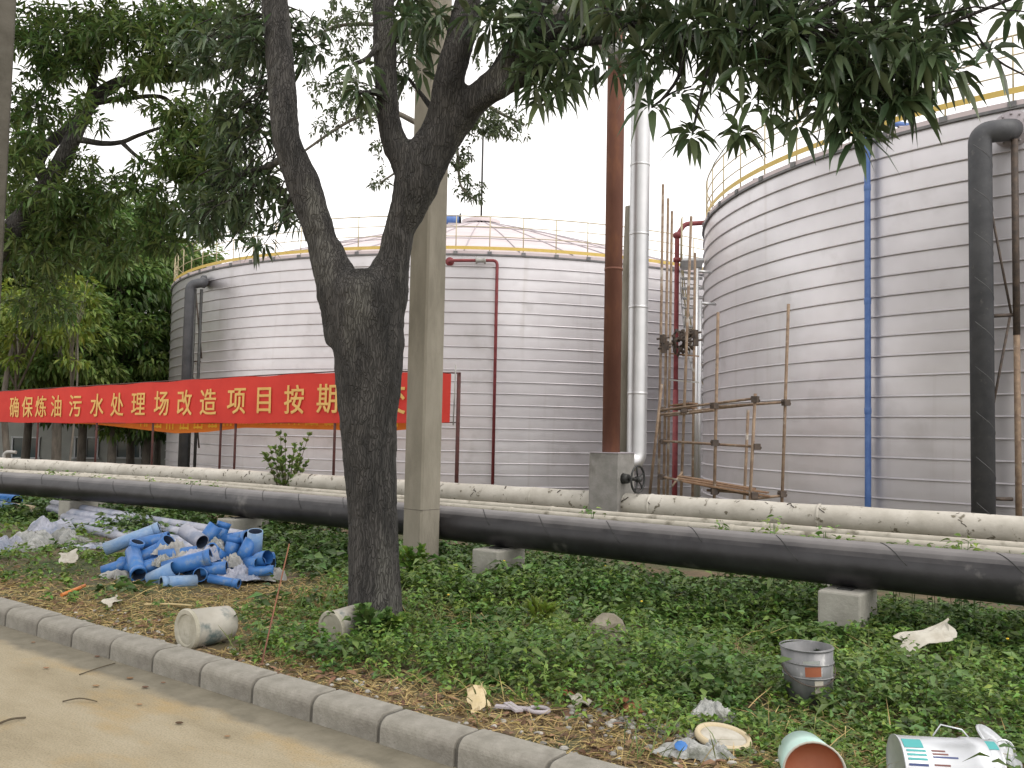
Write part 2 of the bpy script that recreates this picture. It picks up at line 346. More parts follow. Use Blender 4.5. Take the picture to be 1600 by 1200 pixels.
# soil with its own patches; road with a cement gutter along the kerb (object coords: x along kerb, y across)
def soil_mat():
    m = mat('soil', (.085, .06, .036), (.16, .115, .065), scale=1.8, rough=1, bump=.9, bscale=14, c3=(.06, .075, .028), s3=.8, lo3=.42, hi3=.6)
    return m
M['soil'] = soil_mat()
def road_mat():
    m = bpy.data.materials.new('road_concrete'); m.use_nodes = True; t = m.node_tree; L = t.links.new
    bs = t.nodes['Principled BSDF']; bs.inputs['Roughness'].default_value = .92
    tc = t.nodes.new('ShaderNodeTexCoord')
    def noise(sc, det, st=(1, 1, 1)):
        mp = t.nodes.new('ShaderNodeMapping'); mp.inputs['Scale'].default_value = st; L(tc.outputs['Object'], mp.inputs['Vector'])
        n = t.nodes.new('ShaderNodeTexNoise'); n.inputs['Scale'].default_value = sc; n.inputs['Detail'].default_value = det; n.inputs['Roughness'].default_value = .65
        L(mp.outputs[0], n.inputs['Vector']); return n.outputs['Fac']
    def ramp(f, stops):
        r_ = t.nodes.new('ShaderNodeValToRGB'); e = r_.color_ramp.elements
        while len(e) < len(stops): e.new(.5)
        for i, (p, c) in enumerate(stops): e[i].position = p; e[i].color = (*c, 1)
        L(f, r_.inputs[0]); return r_.outputs[0]
    base = ramp(noise(1.1, 8, (.6, 1.6, 1)), [(.3, (.205, .17, .105)), (.5, (.285, .243, .162)), (.7, (.34, .298, .215))])
    stain = ramp(noise(1.3, 9, (.8, 1.5, 1)), [(.52, (0, 0, 0)), (.66, (1, 1, 1))])
    mx = t.nodes.new('ShaderNodeMixRGB'); L(stain, mx.inputs[0]); L(base, mx.inputs[1]); mx.inputs[2].default_value = (.30, .225, .115, 1)
    fine = ramp(noise(90, 6), [(.32, (.66, .65, .62)), (.5, (1, 1, 1)), (.72, (1.22, 1.22, 1.2))])
    m2 = t.nodes.new('ShaderNodeMixRGB'); m2.blend_type = 'MULTIPLY'; m2.inputs[0].default_value = 1; L(mx.outputs[0], m2.inputs[1]); L(fine, m2.inputs[2])
    sx = t.nodes.new('ShaderNodeSeparateXYZ'); L(tc.outputs['Object'], sx.inputs[0])
    ad = t.nodes.new('ShaderNodeMath'); ad.operation = 'MULTIPLY_ADD'; L(noise(2.2, 5), ad.inputs[0]); ad.inputs[1].default_value = .28; L(sx.outputs['Y'], ad.inputs[2])
    edge = ramp(ad.outputs[0], [(0, (0, 0, 0)), (1, (1, 1, 1))])
    mr = t.nodes.new('ShaderNodeMapRange'); mr.inputs['From Min'].default_value = 3.52; mr.inputs['From Max'].default_value = 3.62; L(ad.outputs[0], mr.inputs['Value'])
    gut = ramp(noise(5, 6), [(.35, (.125, .112, .08)), (.65, (.18, .162, .12))])
    m3 = t.nodes.new('ShaderNodeMixRGB'); L(mr.outputs[0], m3.inputs[0]); L(m2.outputs[0], m3.inputs[1]); L(gut, m3.inputs[2])
    L(m3.outputs[0], bs.inputs['Base Color'])
    b = t.nodes.new('ShaderNodeBump'); b.inputs['Strength'].default_value = .35; b.inputs['Distance'].default_value = .01
    L(noise(45, 5), b.inputs['Height']); L(b.outputs[0], bs.inputs['Normal'])
    return m
M['road'] = road_mat()

# ------------------------------------------------------------------ leaves
def unit(a): return a / np.maximum(np.linalg.norm(a, axis=-1, keepdims=True), 1e-9)
def leaf_mesh(name, base, dirs, length, width, droop, m, parent=None, twigs=None, twm=None, secs=((0, .12), (.3, 1.), (.65, .8), (1., .0)), fold=.18, roll=None, loc=None, matmap=None):
    """N folded leaves -> one mesh.  base,dirs (N,3); length,width,droop (N,)"""
    base = np.asarray(base, float); n = len(base); dirs = unit(np.asarray(dirs, float))
    length = np.broadcast_to(length, (n,)).astype(float); width = np.broadcast_to(width, (n,)).astype(float); droop = np.broadcast_to(droop, (n,)).astype(float)
    up = np.tile(np.array([0, 0, 1.]), (n, 1)); bad = np.abs(dirs[:, 2]) > .97; up[bad] = (1, 0, 0)
    side = unit(np.cross(dirs, up)); nor = np.cross(side, dirs)
    ro = RNG.normal(0, .5, n) if roll is None else np.broadcast_to(roll, (n,))
    c, s = np.cos(ro)[:, None], np.sin(ro)[:, None]; side, nor = side * c + nor * s, nor * c - side * s
    k = len(secs); V = np.zeros((n, k, 3, 3))
    for i, (t, wd) in enumerate(secs):
        mid = base + dirs * (length * t)[:, None] + np.array([0, 0, -1.]) * (droop * length * t * t)[:, None]
        off = side * (width * wd * .5)[:, None]; lift = nor * (width * wd * .5 * fold * 2)[:, None]
        V[:, i, 0] = mid - off + lift; V[:, i, 1] = mid; V[:, i, 2] = mid + off + lift
    V = V.reshape(-1, 3)
    fq = []
    for i in range(k - 1):
        for j in range(2):
            a = i * 3 + j; fq.append((a, a + 1, a + 4, a + 3))
    F = (np.array(fq)[None] + (np.arange(n) * k * 3)[:, None, None]).reshape(-1, 4)
    nl = len(F)
    if twigs is not None and twigs.v:
        F = np.concatenate([F, np.array([f for f in twigs.f if len(f) == 4]) + len(V)]); V = np.concatenate([V, np.array([tuple(v) for v in twigs.v])])
    if parent is not None: V = V - np.array(BASE[parent.name])
    elif loc is not None: V = V - np.array(loc)
    me = bpy.data.meshes.new(name)
    me.vertices.add(len(V)); me.vertices.foreach_set('co', V.ravel().astype(np.float32))
    me.loops.add(len(F) * 4); me.loops.foreach_set('vertex_index', F.ravel().astype(np.int32))
    me.polygons.add(len(F)); me.polygons.foreach_set('loop_start', (np.arange(len(F)) * 4).astype(np.int32))
    me.polygons.foreach_set('use_smooth', np.ones(len(F), bool))
    me.update(calc_edges=True)
    o = link_mesh(name, me, m, parent, loc)
    if twm is not None:
        me.materials.append(twm); mi = np.zeros(len(F), np.int32); mi[nl:] = 1; me.polygons.foreach_set('material_index', mi)
    return o
class Leaves:
    def __init__(s): s.b = []; s.d = []; s.l = []; s.w = []; s.dr = []
    def whorl(s, c, axis, n=9, L=.19, W=.045, droop=.45, spread=1.0):
        c = np.array(c); ax = unit(np.array(axis, float)[None])[0]
        ref = np.array([0, 0, 1.]) if abs(ax[2]) < .9 else np.array([1., 0, 0])
        a = unit(np.cross(ax, ref)[None])[0]; b = np.cross(ax, a)
        ph = RNG.uniform(0, 6.28)
        for i in range(n):
            q = ph + i * 2.4 + RNG.normal(0, .2); el = RNG.uniform(.1, 1.0)
            d = (a * math.cos(q) + b * math.sin(q)) * spread + ax * el * .9
            s.b.append(c + ax * (el - .5) * .05 + d * .015); s.d.append(d); s.l.append(L * RNG.uniform(.65, 1.15)); s.w.append(W * RNG.uniform(.8, 1.15)); s.dr.append(droop * RNG.uniform(.5, 1.5))
    def build(s, name, m, parent=None, **k):
        return leaf_mesh(name, np.array(s.b), np.array(s.d), np.array(s.l), np.array(s.w), np.array(s.dr), m, parent, **k)

# ================================================================== SETTING
def gz(s, d):                                              # height of the verge ground
    z = .03 * math.sin(s * .9 + .5) * math.sin(d * 1.1) + .015 * math.sin(s * 2.3 + d * 1.7)
    k = min(max((d - 4.0) / .8, 0), 1); z *= k
    if d > 9: z -= .40 * min((d - 9) / 6, 1)
    return z - .005
def G(s, d, dz=0.): return P(s, d, gz(s, d) + dz)
def build_ground():
    ss = [-900, -400, -200, -120, -80, -60, -50] + list(np.arange(-44, 12.01, .4)) + [16, 22, 30, 45, 70, 120, 250, 900]
    ds = [3.80, 3.9, 4.0] + list(np.arange(4.2, 16.1, .3)) + [18, 21, 25, 30, 38, 50, 70, 110, 200, 450, 1200]
    vs = []; fs = []
    for s in ss:
        for d in ds: vs.append(P(s, d, gz(s, d) - (.012 if d < 3.95 else 0)))
    nd = len(ds)
    for i in range(len(ss) - 1):
        for j in range(nd - 1): fs.append((i * nd + j, (i + 1) * nd + j, (i + 1) * nd + j + 1, i * nd + j + 1))
    b = MB(); b.add(vs, fs, True); tag(b.build('ground', M['soil']), None, None, kind='structure')
build_ground()
me = bpy.data.meshes.new('road')
me.from_pydata([(-900, -900, 0), (900, -900, 0), (900, 3.85, 0), (-900, 3.85, 0)], [], [(0, 1, 2, 3)])
o = link_mesh('road', me, M['road'], loc=(0, 0, -.10)); o.rotation_euler.z = KANG; tag(o, None, None, kind='structure')

# kerb: rounded stones .57 m long with mortar between
def kerb_profile():
    pr = [(3.686, -.30), (3.692, -.015)]
    for k in range(7):
        a = k / 6 * math.pi / 2; pr.append((3.692 + .07 * (1 - math.cos(a)), -.015 + .065 * math.sin(a)))
    pr += [(3.905, .051), (3.915, -.3)]; return pr
KP = kerb_profile()
def prism(b, prof, s0, s1, dz=0, inset=0, tilt=0):
    n = len(prof); vs = []
    for s in (s0, s1):
        for (d, z) in prof: vs.append(P(s, d + inset + (s - s0) * tilt, z + dz))
    fs = [(i, i + 1, n + i + 1, n + i) for i in range(n - 1)] + [(n - 1, 0, n, 2 * n - 1)]
    b.add(vs, fs); b.add(vs, [tuple(reversed(range(n))), tuple(range(n, 2 * n))])
for k in range(-11, 30):
    s1 = -3.09 - .57 * k; s0 = s1 - .57
    b = MB(); jz = random.uniform(-.006, .006); ji = random.uniform(-.006, .006)
    prism(b, KP, s0 + .014, s1 - .014, jz, ji, random.uniform(-.008, .008))
    base = P((s0 + s1) / 2, 3.8, -.1)
    o = b.build('kerb_stone', M['kerb'], loc=base, bevel=.006, merge=True)
    tag(o, 'rounded grey concrete kerb stone in the row between road and verge', 'kerb stone', 'kerb stones along the road')
    b = MB(); pr = [(d + .010 if d < 3.8 else d - .004, z - .012) for d, z in KP]
    prism(b, pr, s1 - .019, s1 + .019); b.build('mortar_joint', M['mortar'], o)

# ================================================================== TANKS
def tangent_angle(C, Rr):
    D = math.hypot(*C); b0 = math.atan2(-C[1], -C[0]); ph = math.acos(Rr / D)
    c = [b0 + ph, b0 - ph]
    return min(c, key=lambda a: (C[0] + Rr * math.cos(a)) / (C[1] + Rr * math.sin(a)))
def tank(name, C, Rr, z_ring1, nring, z_eave, z_base, roof_h, label, vis_posts, n=180, toe=.15):
    C3 = Vector((C[0], C[1], 0)); root = thing(name, (C[0], C[1], z_base), label, 'storage tank', 'silver storage tanks')
    b = MB(); S = .365
    zs = [z_ring1 - S * k for k in range(nring)]
    tops = [z_eave - .02] + zs; 
    for i in range(len(tops)):
        zt = tops[i] - (.014 if i else 0); zb = (tops[i + 1] + .026) if i + 1 < len(tops) else z_base
        if zb < z_base: zb = z_base
        if zt <= z_base: break
        h = zt - zb
        b.lathe([(Rr, zt), (Rr + .0018, zt - h * .2), (Rr + .0026, zt - h * .5), (Rr + .0018, zt - h * .8), (Rr, zb)], C3, n=n)
    for z in zs:
        if z < z_base + .02: continue
        b.lathe([(Rr, z + .026), (Rr + .044, z + .002)], C3, n=n); b.lathe([(Rr + .044, z + .002), (Rr + .042, z - .006)], C3, n=n); b.lathe([(Rr + .042, z - .006), (Rr, z - .014)], C3, n=n)
    b.build('shell', M['steel'], root)
    b = MB()
    b.lathe([(Rr, z_eave - .05), (Rr + .06, z_eave - .05)], C3, n=n); b.lathe([(Rr + .06, z_eave - .05), (Rr + .06, z_eave)], C3, n=n)
    b.lathe([(Rr + .06, z_eave), (Rr - .1, z_eave)], C3, n=n)
    b.build('eave_trim', M['trim'], root)
    b = MB(); b.lathe([(Rr + .045, z_eave + .004), (Rr + .045, z_eave + .09)], C3, n=n)
    prof = []
    for i in range(13):
        t = i / 12; prof.append((max((Rr + .045) * (1 - t), .02), z_eave + .09 + roof_h * (1 - (1 - t) ** 1.12)))
    b.lathe(prof, C3, n=72); roof = b.build('roof', M['roofsheet'], root)
    b = MB()
    for k in range(48):
        a = 2 * math.pi * k / 48; pts = [C3 + Vector((math.cos(a) * r_, math.sin(a) * r_, h_ + .012)) for r_, h_ in prof[:-1]]
        b.tube(pts, .022, n=4, cap=False)
    for q in (3, 7):
        r_, h_ = prof[q]; b.tube([C3 + Vector((math.cos(2 * math.pi * k / 60) * r_, math.sin(2 * math.pi * k / 60) * r_, h_ + .015)) for k in range(61)], .02, n=4, cap=False)
    b.build('roof_rib', M['roofrib'], roof)
    # railing
    b = MB(); rr = Rr - .04
    for h, t in ((1.22, .018), (.89, .014), (.57, .014)):
        b.tube([C3 + Vector((math.cos(2 * math.pi * k / 120) * rr, math.sin(2 * math.pi * k / 120) * rr, z_eave + h)) for k in range(121)], t, n=6, cap=False)
    rail = b.build('railing', M['rail'], root)
    b = MB(); b.lathe([(rr + .02, z_eave + toe), (rr + .02, z_eave + toe + .105)], C3, n=n); b.lathe([(rr + .014, z_eave + toe + .105), (rr + .014, z_eave + toe)], C3, n=n)
    b.build('toe_board', M['yellow'], rail)
    npost = round(2 * math.pi * Rr / 1.07)
    b0 = math.atan2(-C[1], -C[0])
    post_me = None
    for k in range(npost):
        a = 2 * math.pi * k / npost + .02
        da = (a - b0 + math.pi) % (2 * math.pi) - math.pi
        if abs(da) > vis_posts: continue
        p = C3 + Vector((math.cos(a) * rr, math.sin(a) * rr, z_eave))
        b = MB(); b.tube([p + Vector((0, 0, .05)), p + Vector((0, 0, 1.22))], .017, n=6)
        b.build('post', M['rail'], rail); b = MB()
        q = C3 + Vector((math.cos(a) * (Rr + .05), math.sin(a) * (Rr + .05), z_eave))
        b.box(q + Vector((0, 0, .03)), (.05, .13, .10), a)
        b.build('tab', M['trim'], rail)
    return root, C3
NC, NR = (14.6414, 21.8162), 9.757
FC, FR = (-1.5968, 41.4604), 13.3595
near_tank, NC3 = tank('storage_tank', NC, NR, CAM_H + 5.1877, 20, CAM_H + 5.56, -.42, 2.2,
                      'large silver ribbed steel tank on the right with spiral stairs and blue downpipe', 1.35, n=200, toe=.23)
far_tank, FC3 = tank('storage_tank', FC, FR, CAM_H + 5.2777, 21, CAM_H + 5.68, -.45, 4.1,
                     'wide silver ribbed tank behind the forked tree with a pale domed roof', 1.35, n=220)
def on_tank(C, Rr, px, py, off=0.):                        # where the view ray meets the shell
    d = ray(px, py); X, Y = C; r_ = Rr + off
    a = d.x ** 2 + d.y ** 2; bq = -2 * (d.x * X + d.y * Y); c = X * X + Y * Y - r_ * r_
    D = max(bq * bq - 4 * a * c, 0); t = (-bq - math.sqrt(D)) / (2 * a)
    return Vector((d.x * t, d.y * t, CAM_H + d.z * t))
def radial(p, C): return Vector((p.x - C[0], p.y - C[1], 0)).normalized()

# roof mast and motor of the far tank
apex = Vector((FC[0], FC[1], CAM_H + 5.68 + .09 + 4.1))
r_mast = thing('lightning_rod', apex, 'thin dark lightning rod standing on the domed roof top of the far tank', 'mast')
b = MB(); b.tube([apex + Vector((0, 0, -.15)), apex + Vector((0, 0, 5.6))], .045, n=8); b.build('rod', M['castiron'], r_mast)
b = MB(); b.lathe([(.9, -.12), (.9, .06), (.5, .14), (.02, .16)], apex, n=24); b.build('base_plate', M['roofsheet'], r_mast)
mp = at(709, 348, 39.4)
mt = thing('roof_motor', mp, 'small blue motor housing mounted on the pale roof of the far tank', 'motor')
b = MB(); b.lathe([(.02, -.34), (.22, -.34), (.24, -.26), (.24, .3), (.2, .36), (.02, .36)], mp + Vector((-.1, 0, .12)), axis=(1, .1, .05), n=18); b.build('housing', M['bluepipe'], mt)
b = MB(); b.lathe([(.02, .36), (.30, .36), (.30, .42), (.02, .42)], mp + Vector((-.1, 0, .12)), axis=(1, .1, .05), n=18); b.build('flange', M['castiron'], mt)
b = MB(); b.box(mp + Vector((0, 0, -.3)), (.5, .4, .5)); b.build('bracket', M['roofrib'], mt)

# red pipe on the far tank
def pipe_thing(name, pts, r, m, label, cat, group=None, bend=.3, n=12, base=None):
    e = elbow(pts, bend); low = min(e, key=lambda q: q.z)
    root = thing(name, base or low, label, cat, group)
    b = MB(); b.tube(e, r, n=n); b.build('pipe_run', m, root); return root, e
p0 = on_tank(FC, FR, 703, 409, -.02); p1 = on_tank(FC, FR, 705, 407, .30); p2 = on_tank(FC, FR, 777, 407, .30); p3 = Vector((p2.x, p2.y, -.4))
root, e = pipe_thing('fire_pipe', [p0, p1, p2, p3], .05, M['redpipe'], 'thin red pipe running down the far tank from an elbow under its rim', 'pipe', 'red pipes on the tanks', .16)
b = MB(); b.lathe([(.02, -.02), (.14, -.02), (.14, .05), (.02, .05)], p0, radial(p0, FC), n=14); b.build('flange', M['redpipe'], root)
q = p1.lerp(p2, .64); ax = (p2 - p1).normalized()
b = MB(); b.lathe([(.02, -.16), (.11, -.16), (.11, -.11), (.07, -.10), (.07, .10), (.11, .11), (.11, .16), (.02, .16)], q, ax, n=12); b.build('valve', M['sack'], root)

# dark pipe with its support frame, far tank
q0 = on_tank(FC, FR, 318, 440, -.02); rd = radial(q0, FC)
tq = Vector((-rd.y, rd.x, 0)); tq = tq if tq.x < 0 else -tq
c1 = on_tank(FC, FR, 318, 441, .55); c2 = at(297, 445, c1.y - .1); c3 = Vector((c2.x, c2.y, -.4))
root = thing('inlet_pipe', c3, 'thick dark grey pipe bending into the top of the far tank at its left', 'pipe', 'dark inlet pipes of the tanks')
b = MB(); b.tube(elbow([q0, c1, c2, c3], .55, 8), .165, n=18); b.build('pipe_run', M['darkpipe'], root)
b = MB(); b.lathe([(.02, -.05), (.23, -.05), (.23, .05), (.02, .05)], on_tank(FC, FR, 318, 440, .2), rd, n=20); b.build('flange', M['darkpipe'], root)
for px in (305, 315):
    a = at(px, 452, c1.y - .05); b = MB(); b.tube([Vector((a.x, a.y, -.4)), a], .055, n=8); b.build('support_post', M['castiron'], root)
a1 = at(306, 460, c1.y); a2 = at(315, 560, c1.y)
for pa, pb in ((a1, a2), (at(303, 565, c1.y), at(314, 565, c1.y)), (at(302, 590, c1.y), at(311, 700, c1.y))):
    b = MB(); b.tube([pa, pb], .03, n=6); b.build('brace', M['scafdark'], root)

# big dark pipe, near tank
q0 = on_tank(NC, NR, 1582, 203, -.02); rd = radial(q0, NC); c1 = on_tank(NC, NR, 1572, 203, .40)
c2 = at(1531, 208, c1.y + .12); c3 = Vector((c2.x, c2.y, -.4))
root = thing('inlet_pipe', c3, 'thick dark grey pipe with hooked top beside the right tank, its bend dusted', 'pipe', 'dark inlet pipes of the tanks')
b = MB(); b.tube(elbow([q0, c1, c2, c3], .52, 10), .178, n=24); b.build('pipe_run', M['darkpipe'], root)
b = MB(); b.lathe([(.02, -.04), (.30, -.04), (.30, .03), (.02, .03)], q0 + rd * .05, rd, n=24)
for k in range(12):
    a = 2 * math.pi * k / 12; tv = Vector((-rd.y, rd.x, 0)); b.ball(q0 + rd * .09 + tv * (math.cos(a) * .25) + Vector((0, 0, math.sin(a) * .25)), .022, 6, 4)
b.build('flange', M['roofrib'], root)
for k in range(9):                                          # winding seam of the lagging
    z0 = .3 + k * .72; pts = [Vector((c2.x + math.cos(-2.6 + j / 14 * 2.6) * .180, c2.y + math.sin(-2.6 + j / 14 * 2.6) * .180, z0 + .42 * (1 - j / 14) )) for j in range(15)]
    b = MB(); b.tube(pts, .003, n=4, cap=False); b.build('wrap_seam', M['trim'], root)
pt = at(1585, 218, c1.y + .05)
b = MB(); b.tube([Vector((pt.x, pt.y, 3.4)), pt], .055, n=8); b.build('support_post', M['scafdark'], root)
pt2 = Vector((pt.x, pt.y, -.4)); b = MB(); b.tube([pt2, Vector((pt.x, pt.y, 3.4))], .05, n=8); b.build('support_post', M['scaf'], root)
Yb = c1.y + .08
for pa, pb, rb in (((1548, 325), (1580, 490), .022), ((1578, 495), (1546, 665), .022), ((1545, 494), (1582, 492), .03), ((1545, 779), (1582, 780), .03)):
    b = MB(); b.tube([at(*pa, Yb), at(*pb, Yb)], rb, n=6); b.build('brace', M['scafdark'], root)

# blue downpipe, near tank
tp = on_tank(NC, NR, 1355, 200, .16); ti = tp + radial(tp, NC) * -.9
top = Vector((tp.x, tp.y, CAM_H + 5.95)); tin = Vector((ti.x + .8, ti.y + .1, CAM_H + 5.95))
root, e = pipe_thing('downpipe', [tin, top, Vector((tp.x, tp.y, 1.0)), Vector((tp.x - .03, tp.y - .05, -.4))], .057, M['bluepipe'], 'long thin blue pipe running straight down the front of the right tank', 'pipe', bend=.1, base=Vector((tp.x - .03, tp.y - .05, -.4)))
for z in (6.3, 4.2, 2.2):
    b = MB(); b.lathe([(.058, -.06), (.062, -.05), (.062, .05), (.058, .06)], Vector((tp.x, tp.y, z)), n=14); b.build('coupling', M['bluepipe'], root)
vp = at(1392, 176, ti.y + .1)
root = thing('valve_actuator', vp, 'small valve assembly with tan body and pale blue cap on the right tank rim', 'valve')
b = MB(); b.tube([vp + Vector((-.1, 0, -.25)), vp + Vector((-.02, 0, .02))], [.11, .07], n=12); b.build('valve_body', M['trim'], root)
b = MB(); b.lathe([(.01, -.08), (.07, -.08), (.085, 0), (.07, .08), (.01, .08)], vp + Vector((.05, 0, .10)), (1, 0, .2), n=14); b.build('gear_box', M['bamboo'], root)
b = MB(); b.lathe([(.07, -.02), (.075, .05), (.04, .09), (.01, .1)], vp + Vector((.09, 0, .17)), (.2, 0, 1), n=14); b.build('cap', M['mint'], root)

# spiral stairs on the left flank of the near tank
ta = tangent_angle(NC, NR)
sg = 1 if math.hypot(NC[0] + NR * math.cos(ta + .1), NC[1] + NR * math.sin(ta + .1)) > math.hypot(NC[0] + NR * math.cos(ta), NC[1] + NR * math.sin(ta)) else -1
def cyl(a, r_, z): return Vector((NC[0] + math.cos(a) * r_, NC[1] + math.sin(a) * r_, z))
st = thing('spiral_stairs', cyl(ta + sg * .3, NR + .4, -.4), 'grey steel spiral stairs with yellow handrail climbing the left flank of the right tank', 'stairs')
r0, r1 = NR + .05, NR + .62; zt = CAM_H + 4.60
for k in range(20):
    a0 = ta + sg * (k * .0235); z = zt - .235 * k
    b = MB(); a1 = a0 + sg * .030; vs = []
    for zz in (z - .03, z):
        for (a, r_) in ((a0, r0), (a0, r1), (a1, r1), (a1, r0)): vs.append(cyl(a, r_, zz))
    b.add(vs, [(0, 1, 2, 3), (7, 6, 5, 4), (0, 4, 5, 1), (1, 5, 6, 2), (2, 6, 7, 3), (3, 7, 4, 0)])
    b.build('step', M['silver'], st)
for r_ in (r1 + .01,):
    b = MB(); vs = []; K = 21
    for k in range(K):
        a = ta + sg * (k * .0235); z = zt - .235 * k
        vs += [cyl(a, r_, z + .08), cyl(a, r_, z - .2), cyl(a, r_ + .012, z - .2), cyl(a, r_ + .012, z + .08)]
    fs = []
    for k in range(K - 1):
        for j in range(4): fs.append((k * 4 + j, (k + 1) * 4 + j, (k + 1) * 4 + (j + 1) % 4, k * 4 + (j + 1) % 4))
    b.add(vs, fs); b.build('stringer', M['silver'], st)
b = MB(); vs = []
aA, aB = ta - sg * .10, ta + sg * .005
for zz in (zt - .02, zt + .04):
    for i in range(6):
        a = aA + (aB - aA) * i / 5; vs += [cyl(a, r0, zz), cyl(a, r1, zz)]
fs = [(i * 2, i * 2 + 1, i * 2 + 3, i * 2 + 2) for i in range(5)] + [(12 + i * 2, 12 + i * 2 + 2, 12 + i * 2 + 3, 12 + i * 2 + 1) for i in range(5)]
fs += [(i * 2 + 1, 12 + i * 2 + 1, 12 + i * 2 + 3, i * 2 + 3) for i in range(5)] + [(0, 12, 13, 1), (10, 11, 23, 22)]
b.add(vs, fs); b.build('platform', M['silver'], st)
b = MB()
for h in (.55, 1.1):
    b.tube([cyl(aA + (aB - aA) * i / 5, r1, zt + h) for i in range(6)] + [cyl(ta + sg * .0235 * k, r1, zt - .235 * k + h * .9) for k in range(1, 20)], .018, n=6, cap=False)
for i in range(6): a = aA + (aB - aA) * i / 5; b.tube([cyl(a, r1, zt), cyl(a, r1, zt + 1.1)], .016, n=5)
for k in range(3, 20, 3): a = ta + sg * .0235 * k; b.tube([cyl(a, r1, zt - .235 * k), cyl(a, r1, zt - .235 * k + 1.0)], .016, n=5)
b.build('handrail', M['rail'], st)

# red pipe beside the stairs
f0 = on_tank(NC, NR, 1100, 352, -.02) ; f0 = cyl(ta - sg * .03, NR, f0.z)
f1 = at(1070, 350, f0.y - .1); f2 = at(1058, 368, f0.y - .15); f3 = Vector((f2.x, f2.y, -.4))
root, e = pipe_thing('fire_pipe', [f0, f1, f2 + Vector((0, 0, .0)), f3], .062, M['redpipe'], 'red pipe standing among the scaffold tubes between the two tanks', 'pipe', 'red pipes on the tanks', .12)
b = MB(); b.ball(f2, .12, 10, 6, (1, 1, .8)); b.lathe([(.06, -.7), (.10, -.7), (.10, -.6), (.06, -.6)], f2, n=12); b.build('elbow_joint', M['redpipe'], root)
b = MB(); b.tube([Vector((f2.x, f2.y, -.4)), Vector((f2.x, f2.y, 2.9))], .072, n=12); b.build('lower_sleeve', M['redpipe'], root)
# galvanised pipes between scaffold and stairs
for i, (px, pt_) in enumerate(((1088, 420), (1094, 470))):
    a = at(px, pt_, 18.6 + .2 * i); b = MB(); b.tube([Vector((a.x, a.y, -.4)), a], .055 - .015 * i, n=10)
    b.tube([a + Vector((0, 0, -.05)), a + Vector((.35, .1, -.05))], .03, n=8)
    tag(b.build('standpipe', M['silver'], loc=Vector((a.x, a.y, -.4))), ('thicker' if i == 0 else 'thinner') + ' grey standpipe beside the foot of the spiral stairs', 'pipe', 'grey standpipes by the stairs')

# ================================================================== PIPES ALONG THE VERGE
BZ = .58
bp = [P(-34, 5.2, BZ - .05), P(-22, 6.7, BZ - .03), P(-17.2, 7.62, BZ), P(-13.1, 8.08, BZ), P(-9.7, 8.16, BZ), P(-6.5, 8.16, BZ), P(-3, 8.12, BZ), P(1, 8.22, BZ), P(8, 8.3, BZ)]
bl = crv(bp, 8); cut = 12
root = thing('black_pipeline', P(-8, 8.15, 0), 'long fat black wrapped pipeline on low concrete piers across the verge', 'pipeline')
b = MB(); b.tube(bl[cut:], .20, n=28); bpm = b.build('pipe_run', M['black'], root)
b = MB(); b.tube(bl[:cut + 1], .202, n=28); tag(b.build('pipe_run', M['rustwrap'], root), 'unpainted brownish end of the black pipeline', None)
rs = np.random.RandomState(3)
for k in range(26):                                         # overlapping edges of the wrap
    i = 14 + k * 2
    if i >= len(bl) - 1: break
    c = bl[i]; t = (bl[i + 1] - bl[i]).normalized(); a = Vector((0, 0, 1)); q = t.cross(a).normalized()
    a0 = rs.uniform(-.2, .6); pts = []
    for j in range(9):
        th = a0 + j / 8 * 1.3
        pts.append(c + t * (.25 * j / 8) + a * (.2015 * math.cos(th)) - q * (-.2015 * math.sin(th)))
    b = MB(); b.tube(pts, .004, n=4); b.build('wrap_seam', M['castiron'], root)
WZ = .60
wp = [P(-40, 7.4, WZ), P(-30, 9.6, WZ), P(-24.6, 10.8, WZ), P(-19, 11.6, WZ), P(-15.4, 12.0, WZ), P(-10.5, 12.15, WZ), P(-7.5, 12.25, WZ), P(-4, 12.4, WZ), P(0, 12.7, WZ), P(8, 13.2, WZ)]
wl = crv(wp, 10)
root = thing('white_pipeline', P(-8, 12.2, -.2), 'long fat white lagged pipeline with dark scuffs in front of the tanks', 'pipeline')
rr_ = [.178 + .006 * math.sin(i * 1.7) for i in range(len(wl))]
b = MB(); b.tube(wl, rr_, n=26); b.build('pipe_run', M['whitepipe'], root)
for k in range(34):                                         # cracks and lifted joints of the lagging
    i = 12 + int(rs.uniform(0, len(wl) - 16)); c = wl[i]; t = (wl[i + 1] - wl[i]).normalized(); q = t.cross(Vector((0, 0, 1))).normalized()
    th = rs.uniform(.2, 1.5); n_ = rs.randint(2, 5); sl = rs.uniform(-.25, .25); pts = []
    for j in range(n_ + 1):
        aa = th + j * .12; pts.append(c + t * (sl * j * .12 + rs.uniform(-.012, .012)) + Vector((0, 0, .181 * math.cos(aa))) + q * (.181 * math.sin(aa)))
    b = MB(); b.tube(pts, rs.uniform(.004, .009), n=5); b.build('crack', M['crack'], root)
for k in range(0, len(wl) - 1, 7):
    c = wl[k]; t = (wl[k + 1] - wl[k]).normalized(); b = MB(); b.lathe([(.181, -.02), (.188, -.012), (.188, .012), (.181, .02)], c, t, n=26); b.build('joint_band', M['whitepipe'], root)
for k in range(-4, 3):
    c = P(k * 4.5 - 1.5, 12.3, 0); b = MB(); b.box(c + Vector((0, 0, .0)), (.35, .4, .85), KANG); b.build('support', M['conc'], root)
